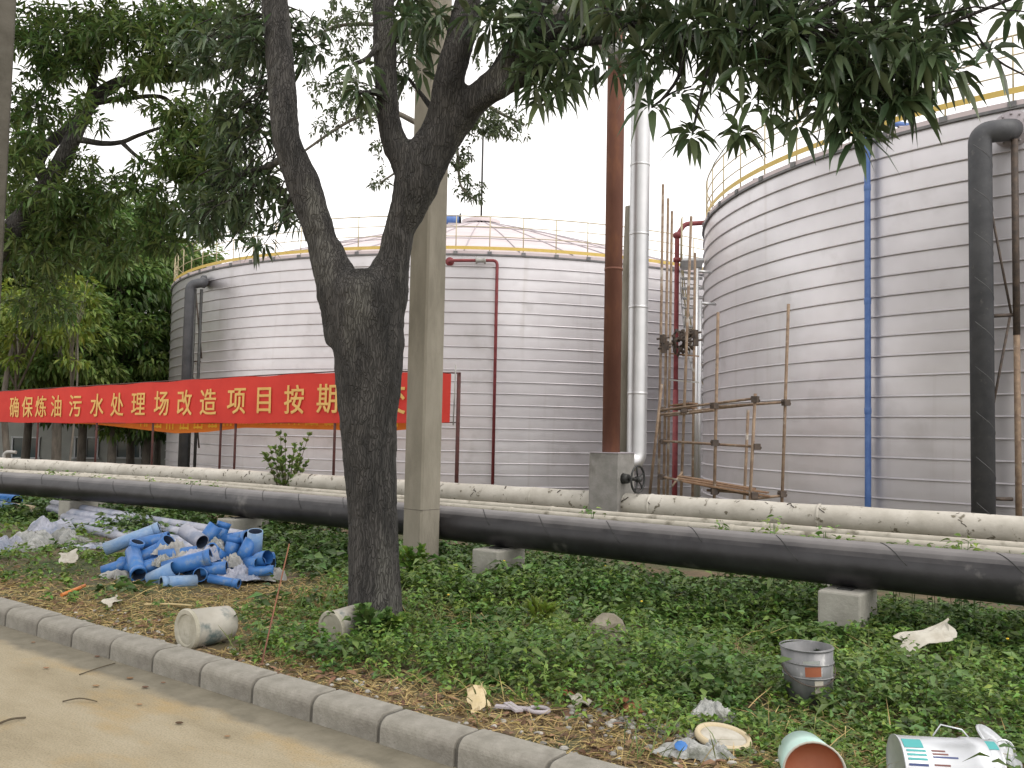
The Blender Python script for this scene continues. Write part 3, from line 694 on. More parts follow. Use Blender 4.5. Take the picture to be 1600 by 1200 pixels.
for nm, dd0, z, r_, lb in (('low', 10.3, .605, .058, 'thin white lagged pipe lying closest to the fat white pipeline'), ('cond', 9.35, .645, .055, 'thin white lagged pipe lying closest to the fat black pipeline')):
    pts = crv([P(-36, dd0 - 3.2, z - .1), P(-24, dd0 - 1.0, z - .06), P(-16, dd0 - .15, z), P(-8, dd0, z), P(0, dd0 + .15, z), P(8, dd0 + .4, z)], 8)
    root = thing('thin_pipe', P(-8, dd0, -.1), lb, 'pipe', 'thin white pipes between the fat ones')
    b = MB(); b.tube(pts, [r_ + .003 * math.sin(i * 2.1) for i in range(len(pts))], n=12); b.build('pipe_run', M['thinpipe'], root)
    for i in range(4, len(pts) - 1, 3):
        b = MB(); b.lathe([(r_ + .002, -.03), (r_ + .010, -.02), (r_ + .010, .02), (r_ + .002, .03)], pts[i], pts[i + 1] - pts[i], n=12); b.build('band', M['thinpipe'], root)
    for s0 in (-22, -17, -12, -7.2, -3, 1):
        b = MB(); b.box(P(s0, dd0, z - .3), (.12, .16, .5), KANG); b.build('support', M['conc'], root)
# flat cladding strip between the pipes
b = MB(); b.box(P(-16, 9.83, .55), (13, .62, .03), KANG)
tag(b.build('cladding_strip', M['thinpipe'], loc=P(-9, 9.55, -.1)), 'flat pale concrete slab strip between black pipeline and thin white pipes', 'slab')
for s0, d0, lab in ((-15.25, 7.85, 'small concrete pier under the black pipeline behind the wrapped pipes'), (-10.9, 7.95, 'concrete pier under the black pipeline left of the forked tree'),
                    (-6.19, 7.95, 'square concrete pier under the black pipeline right of the concrete pole'), (-2.36, 7.95, 'concrete pier under the black pipeline behind the old tin bucket'), (2.2, 8.1, 'concrete pier under the far right end of the black pipeline')):
    root = thing('concrete_pier', P(s0, d0, -.1), lab, 'pier', 'piers under the black pipeline')
    b = MB(); b.box(P(s0, d0 + .12, .12), (.36, .52, .50), KANG); b.build('block', M['conc'], root, bevel=.018)
    b = MB(); b.box(P(s0, d0 + .16, .376), (.12, .3, .014), KANG); b.build('bearing_plate', M['castiron'], root)
tp_ = onz(0, 775, .12); root = None
b = MB(); b.tube([P(-30, 5.9, .2), P(-22.5, 7.2, .2), P(-18, 7.75, .16), P(-16.8, 7.95, .12)], .06, n=10)
tag(b.build('tan_pipe', M['tanpipe'], loc=P(-17, 7.9, 0)), 'slim tan pipe lying on the ground below the brown end of the black pipeline', 'pipe')

# valve block astride the white pipe, with two risers
bc = P(-8.05, 12.28, .9); fc = atd(965, 760, 12.0); sb = sd(fc)[0]
bc = P(sb - .26, 12.26, .905)
root = thing('valve_block', Vector((bc.x, bc.y, .40)), 'grey cement valve box astride the white pipeline with the risers on top', 'valve box')
b = MB(); b.box(bc, (.52, .52, .97), KANG); b.build('box', M['block'], root, bevel=.012)
b = MB(); b.box(bc + Vector((0, 0, .490)), (.54, .54, .012), KANG); b.build('lid', M['roofrib'], root)
b = MB(); b.box(bc + Vector((0, 0, -.49)), (.6, .6, .05), KANG); b.build('plinth', M['crack'], root)
hw = at(1003, 748, bc.y - .15); stem0 = bc + U * .26 + Vector((0, 0, hw.z - bc.z)) - N * .1
b = MB(); b.tube([stem0, stem0 + U * .10], [.085, .07], n=12); b.tube([stem0 + U * .09, stem0 + U * .27], .028, n=10); b.build('valve_stem', M['castiron'], root)
hc = stem0 + U * .26; ax = U.copy()
A_, B_ = N.copy(), Vector((0, 0, 1))
b = MB(); b.tube([hc + A_ * (math.cos(2 * math.pi * k / 28) * .205) + B_ * (math.sin(2 * math.pi * k / 28) * .205) for k in range(29)], .017, n=8, cap=False)
for k in range(5):
    q = 2 * math.pi * k / 5 + .4; pts = [hc + (A_ * math.cos(q + bb) + B_ * math.sin(q + bb)) * rr for rr, bb in ((.03, 0), (.11, .16), (.2, .05))]
    b.tube(pts, .014, n=6)
b.lathe([(.01, -.03), (.045, -.03), (.045, .04), (.02, .07), (.01, .07)], hc, ax, n=12); b.build('handwheel', M['castiron'], root)

# brown riser and silver riser
q = at(955, 690, bc.y); top = Vector((q.x, q.y, CAM_H + (684 - 30) / 1400 * bc.y))
brt = Vector((q.x, q.y, 8.6))
root = thing('brown_riser', Vector((q.x, q.y, 1.39)), 'tall rusty brown riser pipe standing on the grey valve box', 'pipe')
b = MB(); b.tube(elbow([Vector((q.x, q.y, 1.38)), brt, brt - N * 9], .5), .14, n=22); b.build('pipe_run', M['rust'], root)
b = MB(); b.lathe([(.142, -.02), (.146, -.02), (.146, .02), (.142, .02)], Vector((q.x, q.y, 4.3)), n=22); b.build('weld_band', M['rust'], root)
q2 = at(996, 600, bc.y + .36); zt2 = CAM_H + (683 - 96) / 1400 * q2.y
pts = [bc + N * .2 + Vector((0, 0, .34)), Vector((q2.x, q2.y, bc.z + .34)), Vector((q2.x, q2.y, zt2)), Vector((q2.x, q2.y, zt2)) - N * 12]
root = thing('silver_riser', Vector((q2.x, q2.y, 1.2)), 'tall silver clad riser pipe behind the rusty one, its elbow leading overhead', 'pipe')
b = MB(); b.tube(elbow(pts, .17, 8), .160, n=22); b.build('pipe_run', M['silver'], root)
for z in (2.35, 3.75, 4.95, 6.1):
    b = MB(); b.lathe([(.161, -.02), (.1645, -.015), (.1645, .015), (.161, .02)], Vector((q2.x, q2.y, z)), n=22); b.build('joint_band', M['silver'], root)
q3 = at(977, 600, q2.y + .35)
b = MB(); b.tube([Vector((q3.x - .02, q3.y, -.3)), Vector((q3.x + .06, q3.y, 5.5))], [.17, .10], n=14)
tag(b.build('slim_pole', M['pole'], loc=Vector((q3.x, q3.y, -.3))), 'slim tapering concrete post half hidden behind the silver riser', 'post')

# ================================================================== CONCRETE POLES
def conc_pole(c, h, wd, ang, label, taper=.9, m='pole'):
    root = thing('concrete_pole', c, label, 'pole', None)
    X = Vector((math.cos(ang), math.sin(ang), 0)); Y = Vector((-math.sin(ang), math.cos(ang), 0)); ch = .022
    b = MB(); rings = []
    for z, k in ((-.2, 1), (h * .5, (1 + taper) / 2), (h, taper)):
        hw_ = wd / 2 * k; o8 = [(hw_ - ch, -hw_), (hw_, -hw_ + ch), (hw_, hw_ - ch), (hw_ - ch, hw_), (-hw_ + ch, hw_), (-hw_, hw_ - ch), (-hw_, -hw_ + ch), (-hw_ + ch, -hw_)]
        rings.append([Vector(c) + X * a + Y * bb + Vector((0, 0, z)) for a, bb in o8])
    vs = sum(rings, []); fs = [(i * 8 + k, i * 8 + (k + 1) % 8, (i + 1) * 8 + (k + 1) % 8, (i + 1) * 8 + k) for i in range(2) for k in range(8)] + [tuple(range(16, 24))]
    b.add(vs, fs); b.build('shaft', M[m], root)
    b = MB()
    for k in (.55, .62): b.box(Vector(c) + Vector((0, 0, h * k)), (wd * 1.02, .035, .02), ang)
    return root, X, Y
pc = at(657, 880, 10.55); pc.z = -.02
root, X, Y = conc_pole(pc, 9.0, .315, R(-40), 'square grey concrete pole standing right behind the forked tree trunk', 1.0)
b = MB(); b.box(pc + Vector((0, 0, 8.6)), (2.2, .12, .14), R(-40)); b.build('cross_arm', M['pole'], root)
b = MB(); b.box(pc + Vector((0, 0, .78)), (.319, .319, .004), R(-40)); b.build('joint_line', M['crack'], root)
pl = at(-31, 600, 9.3); pl.z = -.05
conc_pole(pl, 9.0, .24, R(-40), 'concrete pole coloured dark for tree shade at the left picture edge in front of the leaves', 1.0, 'pole_shade')

# ================================================================== BANNERS
def bwave(s, z): return .02 * math.sin(s * .8 + 1) + .012 * math.sin(s * 1.9 + z * 1.2)
BX = [(-46, 2.50, 1.55), (-36, 2.60, 1.63), (-30, 2.68, 1.71), (-25, 2.755, 1.725), (-20.8, 2.82, 1.755), (-17, 2.875, 1.79), (-14.6, 2.90, 1.82), (-12.6, 2.86, 1.835), (-11.2, 2.78, 1.85)]
def btb(s):
    xs = [q[0] for q in BX]; return float(np.interp(s, xs, [q[1] for q in BX])), float(np.interp(s, xs, [q[2] for q in BX]))
BD = 13.0
root = thing('red_banner', P(-24, BD, .0), 'long red cloth banner with yellow Chinese lettering strung in front of the far tank', 'banner')
vs = []; fs = []; ns, nz = 260, 7
for i in range(ns + 1):
    s = -46 + (46 - 11.2) * i / ns; t_, b_ = btb(s); t_ += .012 * math.sin(s * 3.1); b_ += .010 * math.sin(s * 2.3 + 1)
    for j in range(nz + 1): z = b_ + (t_ - b_) * j / nz; vs.append(P(s, BD + bwave(s, z), z))
for i in range(ns):
    for j in range(nz): a = i * (nz + 1) + j; fs.append((a, a + nz + 1, a + nz + 2, a + 1))
b = MB(); b.add(vs, fs, True); b.build('cloth', M['banner'], root)
b = MB(); b.tube([P(s, BD + .03, btb(s)[0] + .015) for s in np.linspace(-46, -11.0, 60)], .014, n=6); b.build('top_cord', M['post'], root)
b = MB(); b.tube([P(s, BD + .03, btb(s)[1] + .005) for s in np.linspace(-46, -11.0, 60)], .010, n=6); b.build('bottom_cord', M['post'], root)
for px in (716, 524, 369, 346, 240, 152, 60):
    a = atd(px, 660, BD + .06); s = sd(a)[0]
    b = MB(); b.tube([P(s, BD + .05, -.3), P(s, BD + .05, btb(s)[0] + (.03 if px == 716 else -.02))], .038 if px == 716 else .03, n=8); b.build('post', M['post'], root)
b = MB(); b.tube([P(-11.13, BD, 1.80), P(-11.10, BD, 2.95)], .012, n=6); b.build('end_stick', M['sack'], root)
# lettering, one mesh per sign, laid on the cloth
CH = '\u786e\u4fdd\u70bc\u6cb9\u6c61\u6c34\u5904\u7406\u573a\u6539\u9020\u9879\u76ee\u6309\u671f\u4e2d\u4ea4'
CX = [24, 45, 66, 90, 120, 152, 183, 217, 253, 290, 328, 371, 413, 460, 511, 566, 617]
def glyph(ch, size, bold=.012):
    cu = bpy.data.curves.new('glyph', 'FONT'); cu.body = ch; cu.size = size; cu.align_x = 'CENTER'; cu.align_y = 'CENTER'; cu.offset = bold; cu.resolution_u = 3
    to = bpy.data.objects.new('glyph', cu); COL.objects.link(to)
    dg = bpy.context.evaluated_depsgraph_get(); m_ = bpy.data.meshes.new_from_object(to.evaluated_get(dg))
    bpy.data.objects.remove(to); bpy.data.curves.remove(cu)
    vs = [v.co.copy() for v in m_.vertices]; fs = [tuple(p.vertices) for p in m_.polygons]; bpy.data.meshes.remove(m_)
    if vs:
        x0 = min(v.x for v in vs); x1 = max(v.x for v in vs); y0 = min(v.y for v in vs); y1 = max(v.y for v in vs); c = Vector(((x0 + x1) / 2, (y0 + y1) / 2, 0))
        vs = [v - c for v in vs]
    return vs, fs
for ch, px in zip(CH, CX):
    s = sd(atd(px, 632, BD))[0]; t_, b_ = btb(s); zc = (t_ + b_) / 2 - .02
    gv, gf = glyph(ch, .70, 0.); wsc = 1.0
    b = MB()
    for q_, (ox, oy) in enumerate(((0, 0), (-.011, -.006), (.011, -.006), (-.011, .006), (.011, .006))):
        b.add([P(s + v.x * wsc + ox, BD + bwave(s + v.x, zc + v.y) - .022 - .0015 * q_, zc + v.y * .97 + oy) for v in gv], gf)
    b.build('character', M['letter'], root)
OD = 13.55
root = thing('orange_banner', P(-20, OD, 0), 'orange cloth banner sagging just below and behind the red one', 'banner')
ob = [(-30, 1.74), (-25.2, 1.70), (-23.5, 1.62), (-21.2, 1.50), (-19.8, 1.55), (-18.3, 1.68), (-16.5, 1.68), (-15, 1.67), (-13.5, 1.66), (-12.4, 1.74)]
vs = []; fs = []; ns = 120
for i in range(ns + 1):
    s = -30 + 17.6 * i / ns; b_ = float(np.interp(s, [q[0] for q in ob], [q[1] for q in ob])); t_ = b_ + .8
    for j in range(5): z = b_ + (t_ - b_) * j / 4; vs.append(P(s, OD + bwave(s * 1.1, z), z))
for i in range(ns):
    for j in range(4): a = i * 5 + j; fs.append((a, a + 5, a + 6, a + 1))
b = MB(); b.add(vs, fs, True); b.build('cloth', M['orange'], root)
rs = np.random.RandomState(5)
for s in np.arange(-22.6, -13, .62):                        # only the feet of its letters show
    b_ = float(np.interp(s, [q[0] for q in ob], [q[1] for q in ob])) + .1
    b = MB()
    for j in range(3): b.box(P(s + (j - 1) * .15 + rs.uniform(-.04, .04), OD - .03, b_ + .10), (.05, .004, .22), KANG)
    if rs.rand() < .6: b.box(P(s, OD - .034, b_ + .03), (.38, .004, .05), KANG)
    b.build('lettering', M['letter2'], root)

# ================================================================== SCAFFOLD
root = thing('scaffold', P(-5.2, 14.4, -.3), 'rusty tube scaffold with plank decks between white pipeline and right tank', 'scaffold')
def clampb(p): b = MB(); b.box(p, (.10, .10, .10), random.uniform(0, 1.5)); b.tube([p + Vector((-.07, 0, .02)), p + Vector((.08, .02, -.02))], .022, n=6); b.build('clamp', M['scafdark'], root)
def stube(a, b_, r_=.024, nm='pole', m=None): b = MB(); b.tube([a, b_], r_, n=8); b.build(nm, m or M['scaf'], root)
YF, YB = 14.3, 15.6
for pxt, pyt, pxb, Y in ((1232, 475, 1222, YF), (1122, 488, 1116, YF + .35), (1180, 615, 1172, YF), (1169, 640, 1163, YF + 1.2), (1036, 288, 1029, YB + 1.2), (1044, 310, 1037, YB + 1.6), (1050, 330, 1043, YB + 2.0), (1080, 338, 1064, YB + .6), (1086, 395, 1082, YB + 2.2)):
    a = at(pxt, pyt, Y); bt = at(pxb, 780, Y); k = (a.z + .35) / (a.z - bt.z); stube(a, a + (bt - a) * k, .026)
stube(at(1034, 600, YB), at(1015, 775, YB))
for (x0, y0, Y0, x1, y1, Y1) in ((1030, 641, YB + .4, 1184, 622, YF), (1030, 648, YB + 1, 1176, 632, YF + 1.1), (1116, 636, YF + .4, 1230, 628, YF), (1040, 650, YB + 1.6, 1116, 641, YF + .5), (1034, 689, YB + .4, 1182, 698, YF),
                                 (1034, 745, YB + .4, 1186, 776, YF), (1172, 780, YF, 1226, 774, YF - .02), (1105, 766, YF + .6, 1170, 770, YF + .9), (1050, 760, YB + .3, 1066, 738, YB + .5)):
    stube(at(x0, y0, Y0), at(x1, y1, Y1), .022, 'ledger')
for (x0, y0, Y0, x1, y1, Y1) in ((1062, 744, 15.4, 1178, 764, 14.6), (1062, 748, 15.1, 1200, 770, 14.45), (1068, 752, 14.9, 1205, 776, 14.3)):
    a, c = at(x0, y0, Y0), at(x1, y1, Y1); d_ = (c - a).normalized(); sd2 = d_.cross(Vector((0, 0, 1))).normalized()
    b = MB(); b.box((a + c) / 2, ((c - a).length, .2, .022), axes=(d_, sd2, sd2.cross(d_) * -1)); b.build('deck_board', M['board'], root)
for (x0, y0, Y0, x1, y1, Y1, dz) in ((1052, 634, 17.0, 1084, 630, 16.6, 0), (1052, 640, 16.6, 1084, 637, 16.3, 0), (1052, 553, 17.2, 1086, 556, 16.8, 0), (1052, 594, 17.2, 1086, 597, 16.8, 1)):
    a, c = at(x0, y0, Y0), at(x1, y1, Y1); d_ = (c - a).normalized(); sd2 = d_.cross(Vector((0, 0, 1))).normalized()
    b = MB(); b.box((a + c) / 2, ((c - a).length, .25, .025), axes=(d_, sd2, sd2.cross(d_) * -1)); b.build('deck_board', M['sack'] if dz else M['board'], root)
for px, py, Y in ((1180, 624, YF), (1182, 698, YF), (1178, 774, YF), (1228, 629, YF), (1222, 772, YF), (1116, 634, YF + .35), (1117, 692, YF + .35), (1116, 768, YF + .35), (1035, 640, YB + .4), (1036, 690, YB + .4), (1034, 745, YB + .4), (1068, 640, YB + .5), (1068, 748, YB + .5)):
    clampb(at(px, py, Y))
root2 = thing('fitting_heap', at(1068, 548, 17.0), 'dark heap of scaffold clamps and short tubes on the upper scaffold stage', 'clamps')
rs = np.random.RandomState(9)
for k in range(34):
    c = at(rs.uniform(1052, 1082), rs.uniform(520, 551), 17.0 + rs.uniform(-.2, .2)); d_ = Vector(rs.normal(0, 1, 3)).normalized(); d_.z = abs(d_.z) * 1.2
    b = MB(); b.tube([c - d_ * .08, c + d_ * .08], .022, n=6); b.box(c + d_ * .07, (.06, .05, .05), k); b.build('clamp', M['scafdark'], root2)
for px, py in ((1036, 530), (1038, 545), (1041, 540), (1086, 522), (1087, 534)):
    c = at(px, py, 16.7); b = MB(); b.box(c, (.09, .09, .16), px); b.tube([c - Vector((.12, 0, 0)), c + Vector((.12, 0, .04))], .02, n=6); b.build('clamp', M['scafdark'], root2)

# ================================================================== TREES
def limb(b, pts, k=5, n=12, wob=.05):
    """pts: (px, py, radius_px, Y) -> tapered tube"""
    c = crv([at(p[0], p[1], p[3]) for p in pts], k); r_ = lin([p[2] * p[3] / FPX for p in pts], k)
    b.tube(c, r_, n=n, wob=wob); return c
def remesh(o, vox, sm=4, disp=0, dscale=.12):
    r_ = o.modifiers.new('remesh', 'REMESH'); r_.mode = 'VOXEL'; r_.voxel_size = vox; r_.use_smooth_shade = True
    s_ = o.modifiers.new('smooth', 'SMOOTH'); s_.iterations = sm; s_.factor = .5
    if disp:
        t = bpy.data.textures.new('bark_relief', 'CLOUDS'); t.noise_scale = dscale; t.noise_depth = 3
        d = o.modifiers.new('relief', 'DISPLACE'); d.texture = t; d.strength = disp; d.mid_level = .5; d.texture_coords = 'LOCAL'
def clumps(L_, rows, Lf, Wf, droop=.45, n=9, tw=None, limbs=None, ptw=.35):
    """rows: (px, py, rx, ry, Y, dY, count): whorls scattered in ellipsoidal clumps"""
    for (px, py, rx, ry, Y, dY, cnt) in rows:
        cen = at(px, py, Y)
        for _ in range(cnt):
            v = RNG.normal(0, 1, 3); v /= np.linalg.norm(v); rad = RNG.uniform(0, 1) ** .45
            p = at(px + v[0] * rx * rad, py + v[1] * ry * rad, Y + v[2] * dY * rad)
            ax = Vector((v[0], v[2], -v[1] * .6 - .15)) + Vector(RNG.normal(0, .4, 3))
            L_.whorl(p, ax, n=int(RNG.integers(max(n - 3, 4), n + 2)), L=Lf, W=Wf, droop=droop)
            if tw is not None and RNG.random() < ptw:
                q = cen.lerp(p, .35) if limbs is None else min(limbs, key=lambda c: (c - p).length_squared)
                q = p + (q - p).normalized() * min((q - p).length, .55)
                mid = (p + q) / 2 + Vector((0, 0, .05)); tw.tube([q, mid, p], [.008, .006, .004], n=5, cap=False)
# ---- the forked mango tree
TY = 7.55
base = at(586, 990, TY); base.z = -.02
tree = thing('mango_tree', base, 'mango tree with forked dark trunk at the kerb, its leaves hanging over the top', 'tree', 'mango trees along the kerb')
b = MB()
limb(b, [(588, 1040, 56, TY), (588, 1000, 48, TY), (586, 950, 43, TY), (585, 900, 40, TY), (582, 800, 38, TY), (577, 700, 42, TY), (575, 650, 46, TY), (576, 600, 51, TY), (576, 540, 56, TY), (573, 490, 60, TY), (570, 455, 58, TY), (568, 425, 40, TY)], n=20, wob=.02)
c1_ = limb(b, [(540, 540, 30, TY), (532, 460, 37, TY), (515, 410, 30, TY), (503, 375, 24, TY), (493, 345, 25, TY), (474, 287, 27, TY), (458, 248, 24, TY), (446, 205, 22, TY), (438, 100, 23, TY + .1), (429, 0, 21, TY + .2), (420, -120, 18, TY + .2), (400, -300, 13, TY)], n=16, wob=.03)
c2_ = limb(b, [(590, 540, 36, TY), (602, 450, 38, TY), (616, 403, 26, TY), (624, 361, 24, TY), (638, 325, 29, TY), (650, 290, 36, TY), (664, 250, 36, TY), (690, 195, 28, TY), (704, 115, 24, TY - .1), (722, 50, 24, TY - .1), (740, -50, 20, TY), (770, -220, 15, TY)], n=16, wob=.03)
c3_ = limb(b, [(652, 300, 24, TY), (636, 255, 26, TY), (616, 222, 21, TY), (606, 175, 18, TY), (602, 100, 19, TY), (600, 30, 19, TY), (597, -60, 15, TY + .1), (585, -220, 10, TY + .2)], n=14, wob=.03)
c4_ = limb(b, [(668, 270, 26, TY), (704, 205, 26, TY), (756, 143, 22, TY - .1), (812, 97, 21, TY - .3), (860, 50, 19, TY - .55), (905, 22, 15, TY - .8), (952, 27, 12, TY - 1.1), (1010, 50, 10, TY - 1.4), (1070, 60, 8, TY - 1.6), (1140, 48, 7, TY - 1.8), (1230, 40, 5, TY - 1.9)], n=12, wob=.04)
c5_ = limb(b, [(770, 132, 18, TY - .1), (815, 60, 19, TY - .2), (850, 0, 18, TY - .3), (890, -90, 13, TY - .5)], n=12, wob=.04)
c6_ = limb(b, [(735, 168, 14, TY - .1), (800, 130, 15, TY - .3), (850, 105, 12, TY - .5), (900, 70, 9, TY - .7), (960, 62, 7, TY - .9)], n=10, wob=.04)
tr = b.build('trunk', M['bark'], tree); remesh(tr, .026, 5, .022, .09)
LM = c1_ + c2_ + c3_ + c4_ + c5_ + c6_
tw = MB()
for pts in ([(1140, 48, 6, 5.8), (1110, 100, 3, 5.8), (1095, 150, 2.5, 5.8), (1082, 208, 2, 5.8)], [(1230, 40, 5, 5.7), (1300, 60, 4, 5.6), (1400, 70, 3.5, 5.5), (1500, 30, 3, 5.4), (1600, -10, 3, 5.3)], [(1505, 10, 2.2, 5.4), (1530, 60, 2, 5.4), (1560, 95, 1.8, 5.4), (1602, 118, 1.6, 5.4)],
            [(1070, 60, 5, 5.95), (1060, 120, 3, 5.95), (1030, 160, 2, 5.95)], [(1018, 168, 2, 6), (1050, 145, 1.6, 6), (1080, 135, 1.6, 6)], [(1230, 40, 4, 5.7), (1235, 110, 3, 5.7), (1250, 190, 2, 5.7)], [(1300, 60, 4, 5.6), (1310, 120, 3, 5.6), (1318, 190, 2, 5.6)],
            [(860, 60, 5, 7.0), (858, 110, 3, 6.9), (846, 160, 2, 6.8)], [(600, 60, 7, TY), (575, 90, 4, TY - .2), (553, 100, 3, TY - .3)], [(606, 150, 7, TY), (580, 145, 4, TY - .2), (560, 145, 2.5, TY - .3)], [(690, 190, 7, TY), (660, 150, 4, TY + .2), (638, 122, 3, TY + .2)],
            [(452, 240, 8, TY), (420, 260, 5, TY + .5), (380, 270, 4, TY + .9), (330, 290, 3, TY + 1.1)], [(470, 290, 7, TY), (455, 310, 4, TY + .3), (440, 330, 3, TY + .4)]):
    limb(tw, pts, n=6, k=4)
L_ = Leaves()
T1 = 5.8
rows = [(960, 10, 70, 30, 6.3, .5, 26), (1020, 60, 60, 50, 6.1, .4, 26), (1090, 40, 70, 50, 5.9, .5, 40), (1180, 40, 70, 60, 5.8, .5, 52), (1270, 60, 80, 75, 5.7, .5, 75), (1360, 60, 75, 80, 5.6, .5, 78), (1440, 55, 60, 65, 5.5, .4, 48),
        (1330, 150, 55, 50, 5.6, .35, 34), (1390, 130, 50, 40, 5.5, .3, 24), (1230, 120, 50, 40, 5.7, .3, 18), (1150, 105, 60, 35, 5.8, .3, 16), (1590, 30, 35, 50, 5.3, .3, 14), (1450, 115, 45, 25, 5.5, .25, 9),
        (900, 75, 60, 45, 6.8, .4, 30), (960, 100, 40, 30, 6.5, .3, 14), (840, 110, 50, 35, 6.9, .3, 20), (780, 30, 60, 45, 7.2, .5, 34), (700, 30, 50, 50, 7.7, .6, 26), (650, 60, 35, 60, 7.8, .5, 22), (870, 140, 30, 25, 6.7, .3, 9),
        (560, 120, 26, 45, 7.3, .3, 9), (850, 20, 80, 40, 7.0, .6, 44), (640, 10, 60, 30, 7.6, .5, 20), (980, -30, 120, 40, 6.2, .8, 50), (1200, -60, 160, 60, 5.8, .9, 90), (1420, -60, 130, 60, 5.6, .8, 60)]
rows = [(a, b_, c, d, e, f, max(int(g * .47), 4)) for a, b_, c, d, e, f, g in rows]
clumps(L_, rows, .195, .046, .38, 11, tw, LM)
for (px, py, Y) in ((1080, 213, 5.8), (1080, 214, 5.9), (1155, 212, 5.85), (1154, 210, 5.75), (1176, 157, 5.8), (1113, 140, 5.85), (1229, 105, 5.6), (1246, 196, 5.6), (1309, 182, 5.5), (1325, 205, 5.5), (1285, 150, 5.6), (1425, 150, 5.4), (843, 164, 6.8), (871, 147, 6.8), (1018, 168, 6.0), (1014, 112, 6.0), (829, 105, 6.9), (552, 101, 7.3), (560, 147, 7.3), (636, 122, 7.8), (885, 126, 6.7), (1061, 150, 5.9), (1490, 115, 5.4), (1545, 85, 5.4), (1340, 215, 5.5), (1200, 175, 5.7)):
    L_.whorl(at(px, py, Y), (RNG.normal(0, .25), -.55, .35), n=11, L=.215, W=.055, droop=.75, spread=1.15)
rows2 = [(380, 270, 60, 50, 8.6, .6, 46), (330, 330, 70, 45, 8.9, .6, 46), (430, 320, 35, 30, 8.2, .4, 14), (370, 180, 60, 60, 8.5, .6, 54), (400, 60, 60, 70, 8.2, .7, 62), (330, 80, 60, 70, 8.8, .7, 50), (480, 60, 30, 60, 8.3, .4, 16), (400, 370, 40, 16, 8.4, .4, 7), (470, 340, 18, 14, 8.0, .3, 4)]
rows2 = [(a, b_, c, d, e, f, int(g * 1.2)) for a, b_, c, d, e, f, g in rows2]
clumps(L_, rows2, .165, .038, .32, 10, tw, LM)
for _ in range(380):                                        # the part of the crown above the picture
    v = RNG.normal(0, 1, 3); v /= np.linalg.norm(v); r_ = RNG.uniform(.5, 1) ** .5
    p = Vector((.2 + v[0] * 3.6 * r_, 6.6 + v[1] * 3.4 * r_, 7.4 + v[2] * 1.7 * r_))
    L_.whorl(p, v + np.array([0, 0, -.3]), n=9, L=.22, W=.055, droop=.45)
L_.build('crown', M['mango'], tree, twigs=tw, twm=M['bark'])

# ---- the mango tree out at the left
LY = 11.5
lb_ = at(-95, 800, LY); lb_.z = 0
tree = thing('mango_tree', lb_, 'mango tree whose dark slanting limbs and leaves fill the upper left', 'tree', 'mango trees along the kerb')
b = MB()
limb(b, [(-100, 900, 34, LY), (-96, 700, 31, LY), (-90, 520, 32, LY), (-50, 430, 26, LY), (0, 385, 22, LY), (45, 330, 15, LY), (85, 272, 14, LY), (112, 220, 12, LY), (135, 172, 11, LY), (160, 143, 10, LY), (205, 124, 8, LY), (290, 118, 9, LY - .2), (370, 98, 6, LY - .5)], n=12)
limb(b, [(75, 290, 10, LY), (60, 250, 10, LY), (90, 215, 9, LY + .1), (125, 185, 8, LY + .2)], n=9)
limb(b, [(-85, 470, 20, LY), (-40, 300, 18, LY + .3), (20, 240, 12, LY + .3), (70, 225, 9, LY + .3)], n=9)
limb(b, [(-90, 500, 22, LY), (-110, 250, 18, LY), (-60, 60, 14, LY), (20, -60, 10, LY)], n=9)
for pts in ([(118, 217, 6, LY), (160, 224, 4.5, LY - .1), (190, 222, 4, LY - .2), (215, 212, 3.5, LY - .3), (250, 200, 3, LY - .4), (300, 190, 2, LY - .4)], [(150, 160, 6, LY), (190, 155, 4, LY - .1), (250, 151, 3.5, LY - .2), (280, 175, 3, LY - .3), (320, 215, 2.5, LY - .4), (340, 250, 2, LY - .4)],
            [(190, 222, 4, LY - .2), (215, 245, 3, LY - .3), (250, 265, 2.5, LY - .3)], [(135, 170, 8, LY), (150, 110, 6, LY), (165, 40, 5, LY)], [(260, 120, 5, LY - .1), (300, 60, 4, LY), (330, 0, 3, LY)]):
    limb(b, pts, n=6)
b.build('trunk', M['bark'], tree)
L_ = Leaves(); tw = MB()
rows = [(60, 60, 75, 60, 11.6, .8, 120), (160, 40, 80, 50, 11.4, .8, 130), (260, 50, 80, 55, 11.2, .8, 130), (340, 30, 60, 45, 11, .7, 70), (60, 170, 60, 50, 11.8, .7, 70), (110, 100, 60, 30, 11.4, .6, 50), (240, 110, 60, 18, 11.0, .5, 40),
        (30, 290, 40, 60, 11.8, .6, 55), (130, 270, 36, 40, 11.4, .5, 26), (130, 330, 60, 50, 11.4, .6, 70), (60, 390, 70, 50, 11.6, .7, 90), (170, 385, 60, 34, 11.2, .6, 52), (280, 200, 50, 28, 10.9, .5, 40), (300, 255, 45, 30, 10.8, .5, 40), (330, 205, 50, 40, 10.6, .5, 46), (250, 350, 42, 26, 10.8, .5, 24), (220, 260, 26, 18, 11.0, .4, 9), (190, 140, 26, 12, 11.1, .3, 8),
        (-60, 100, 60, 120, 11.8, 1.2, 110), (100, -70, 200, 50, 11.5, 1.2, 160), (60, 470, 60, 40, 11.8, .6, 44)]
rows += [(70, 300, 40, 40, 10.7, .3, 22), (130, 180, 34, 40, 10.8, .3, 14), (40, 230, 40, 40, 11.0, .4, 30), (290, 240, 60, 45, 10.4, .5, 44), (350, 270, 60, 45, 10.2, .5, 50), (250, 300, 50, 30, 10.6, .5, 26), (270, 165, 50, 26, 10.7, .4, 22), (330, 330, 60, 34, 10.3, .5, 40), (180, 300, 40, 30, 11, .4, 22), (90, 330, 60, 50, 11.3, .5, 60), (250, 380, 50, 18, 10.6, .4, 22)]
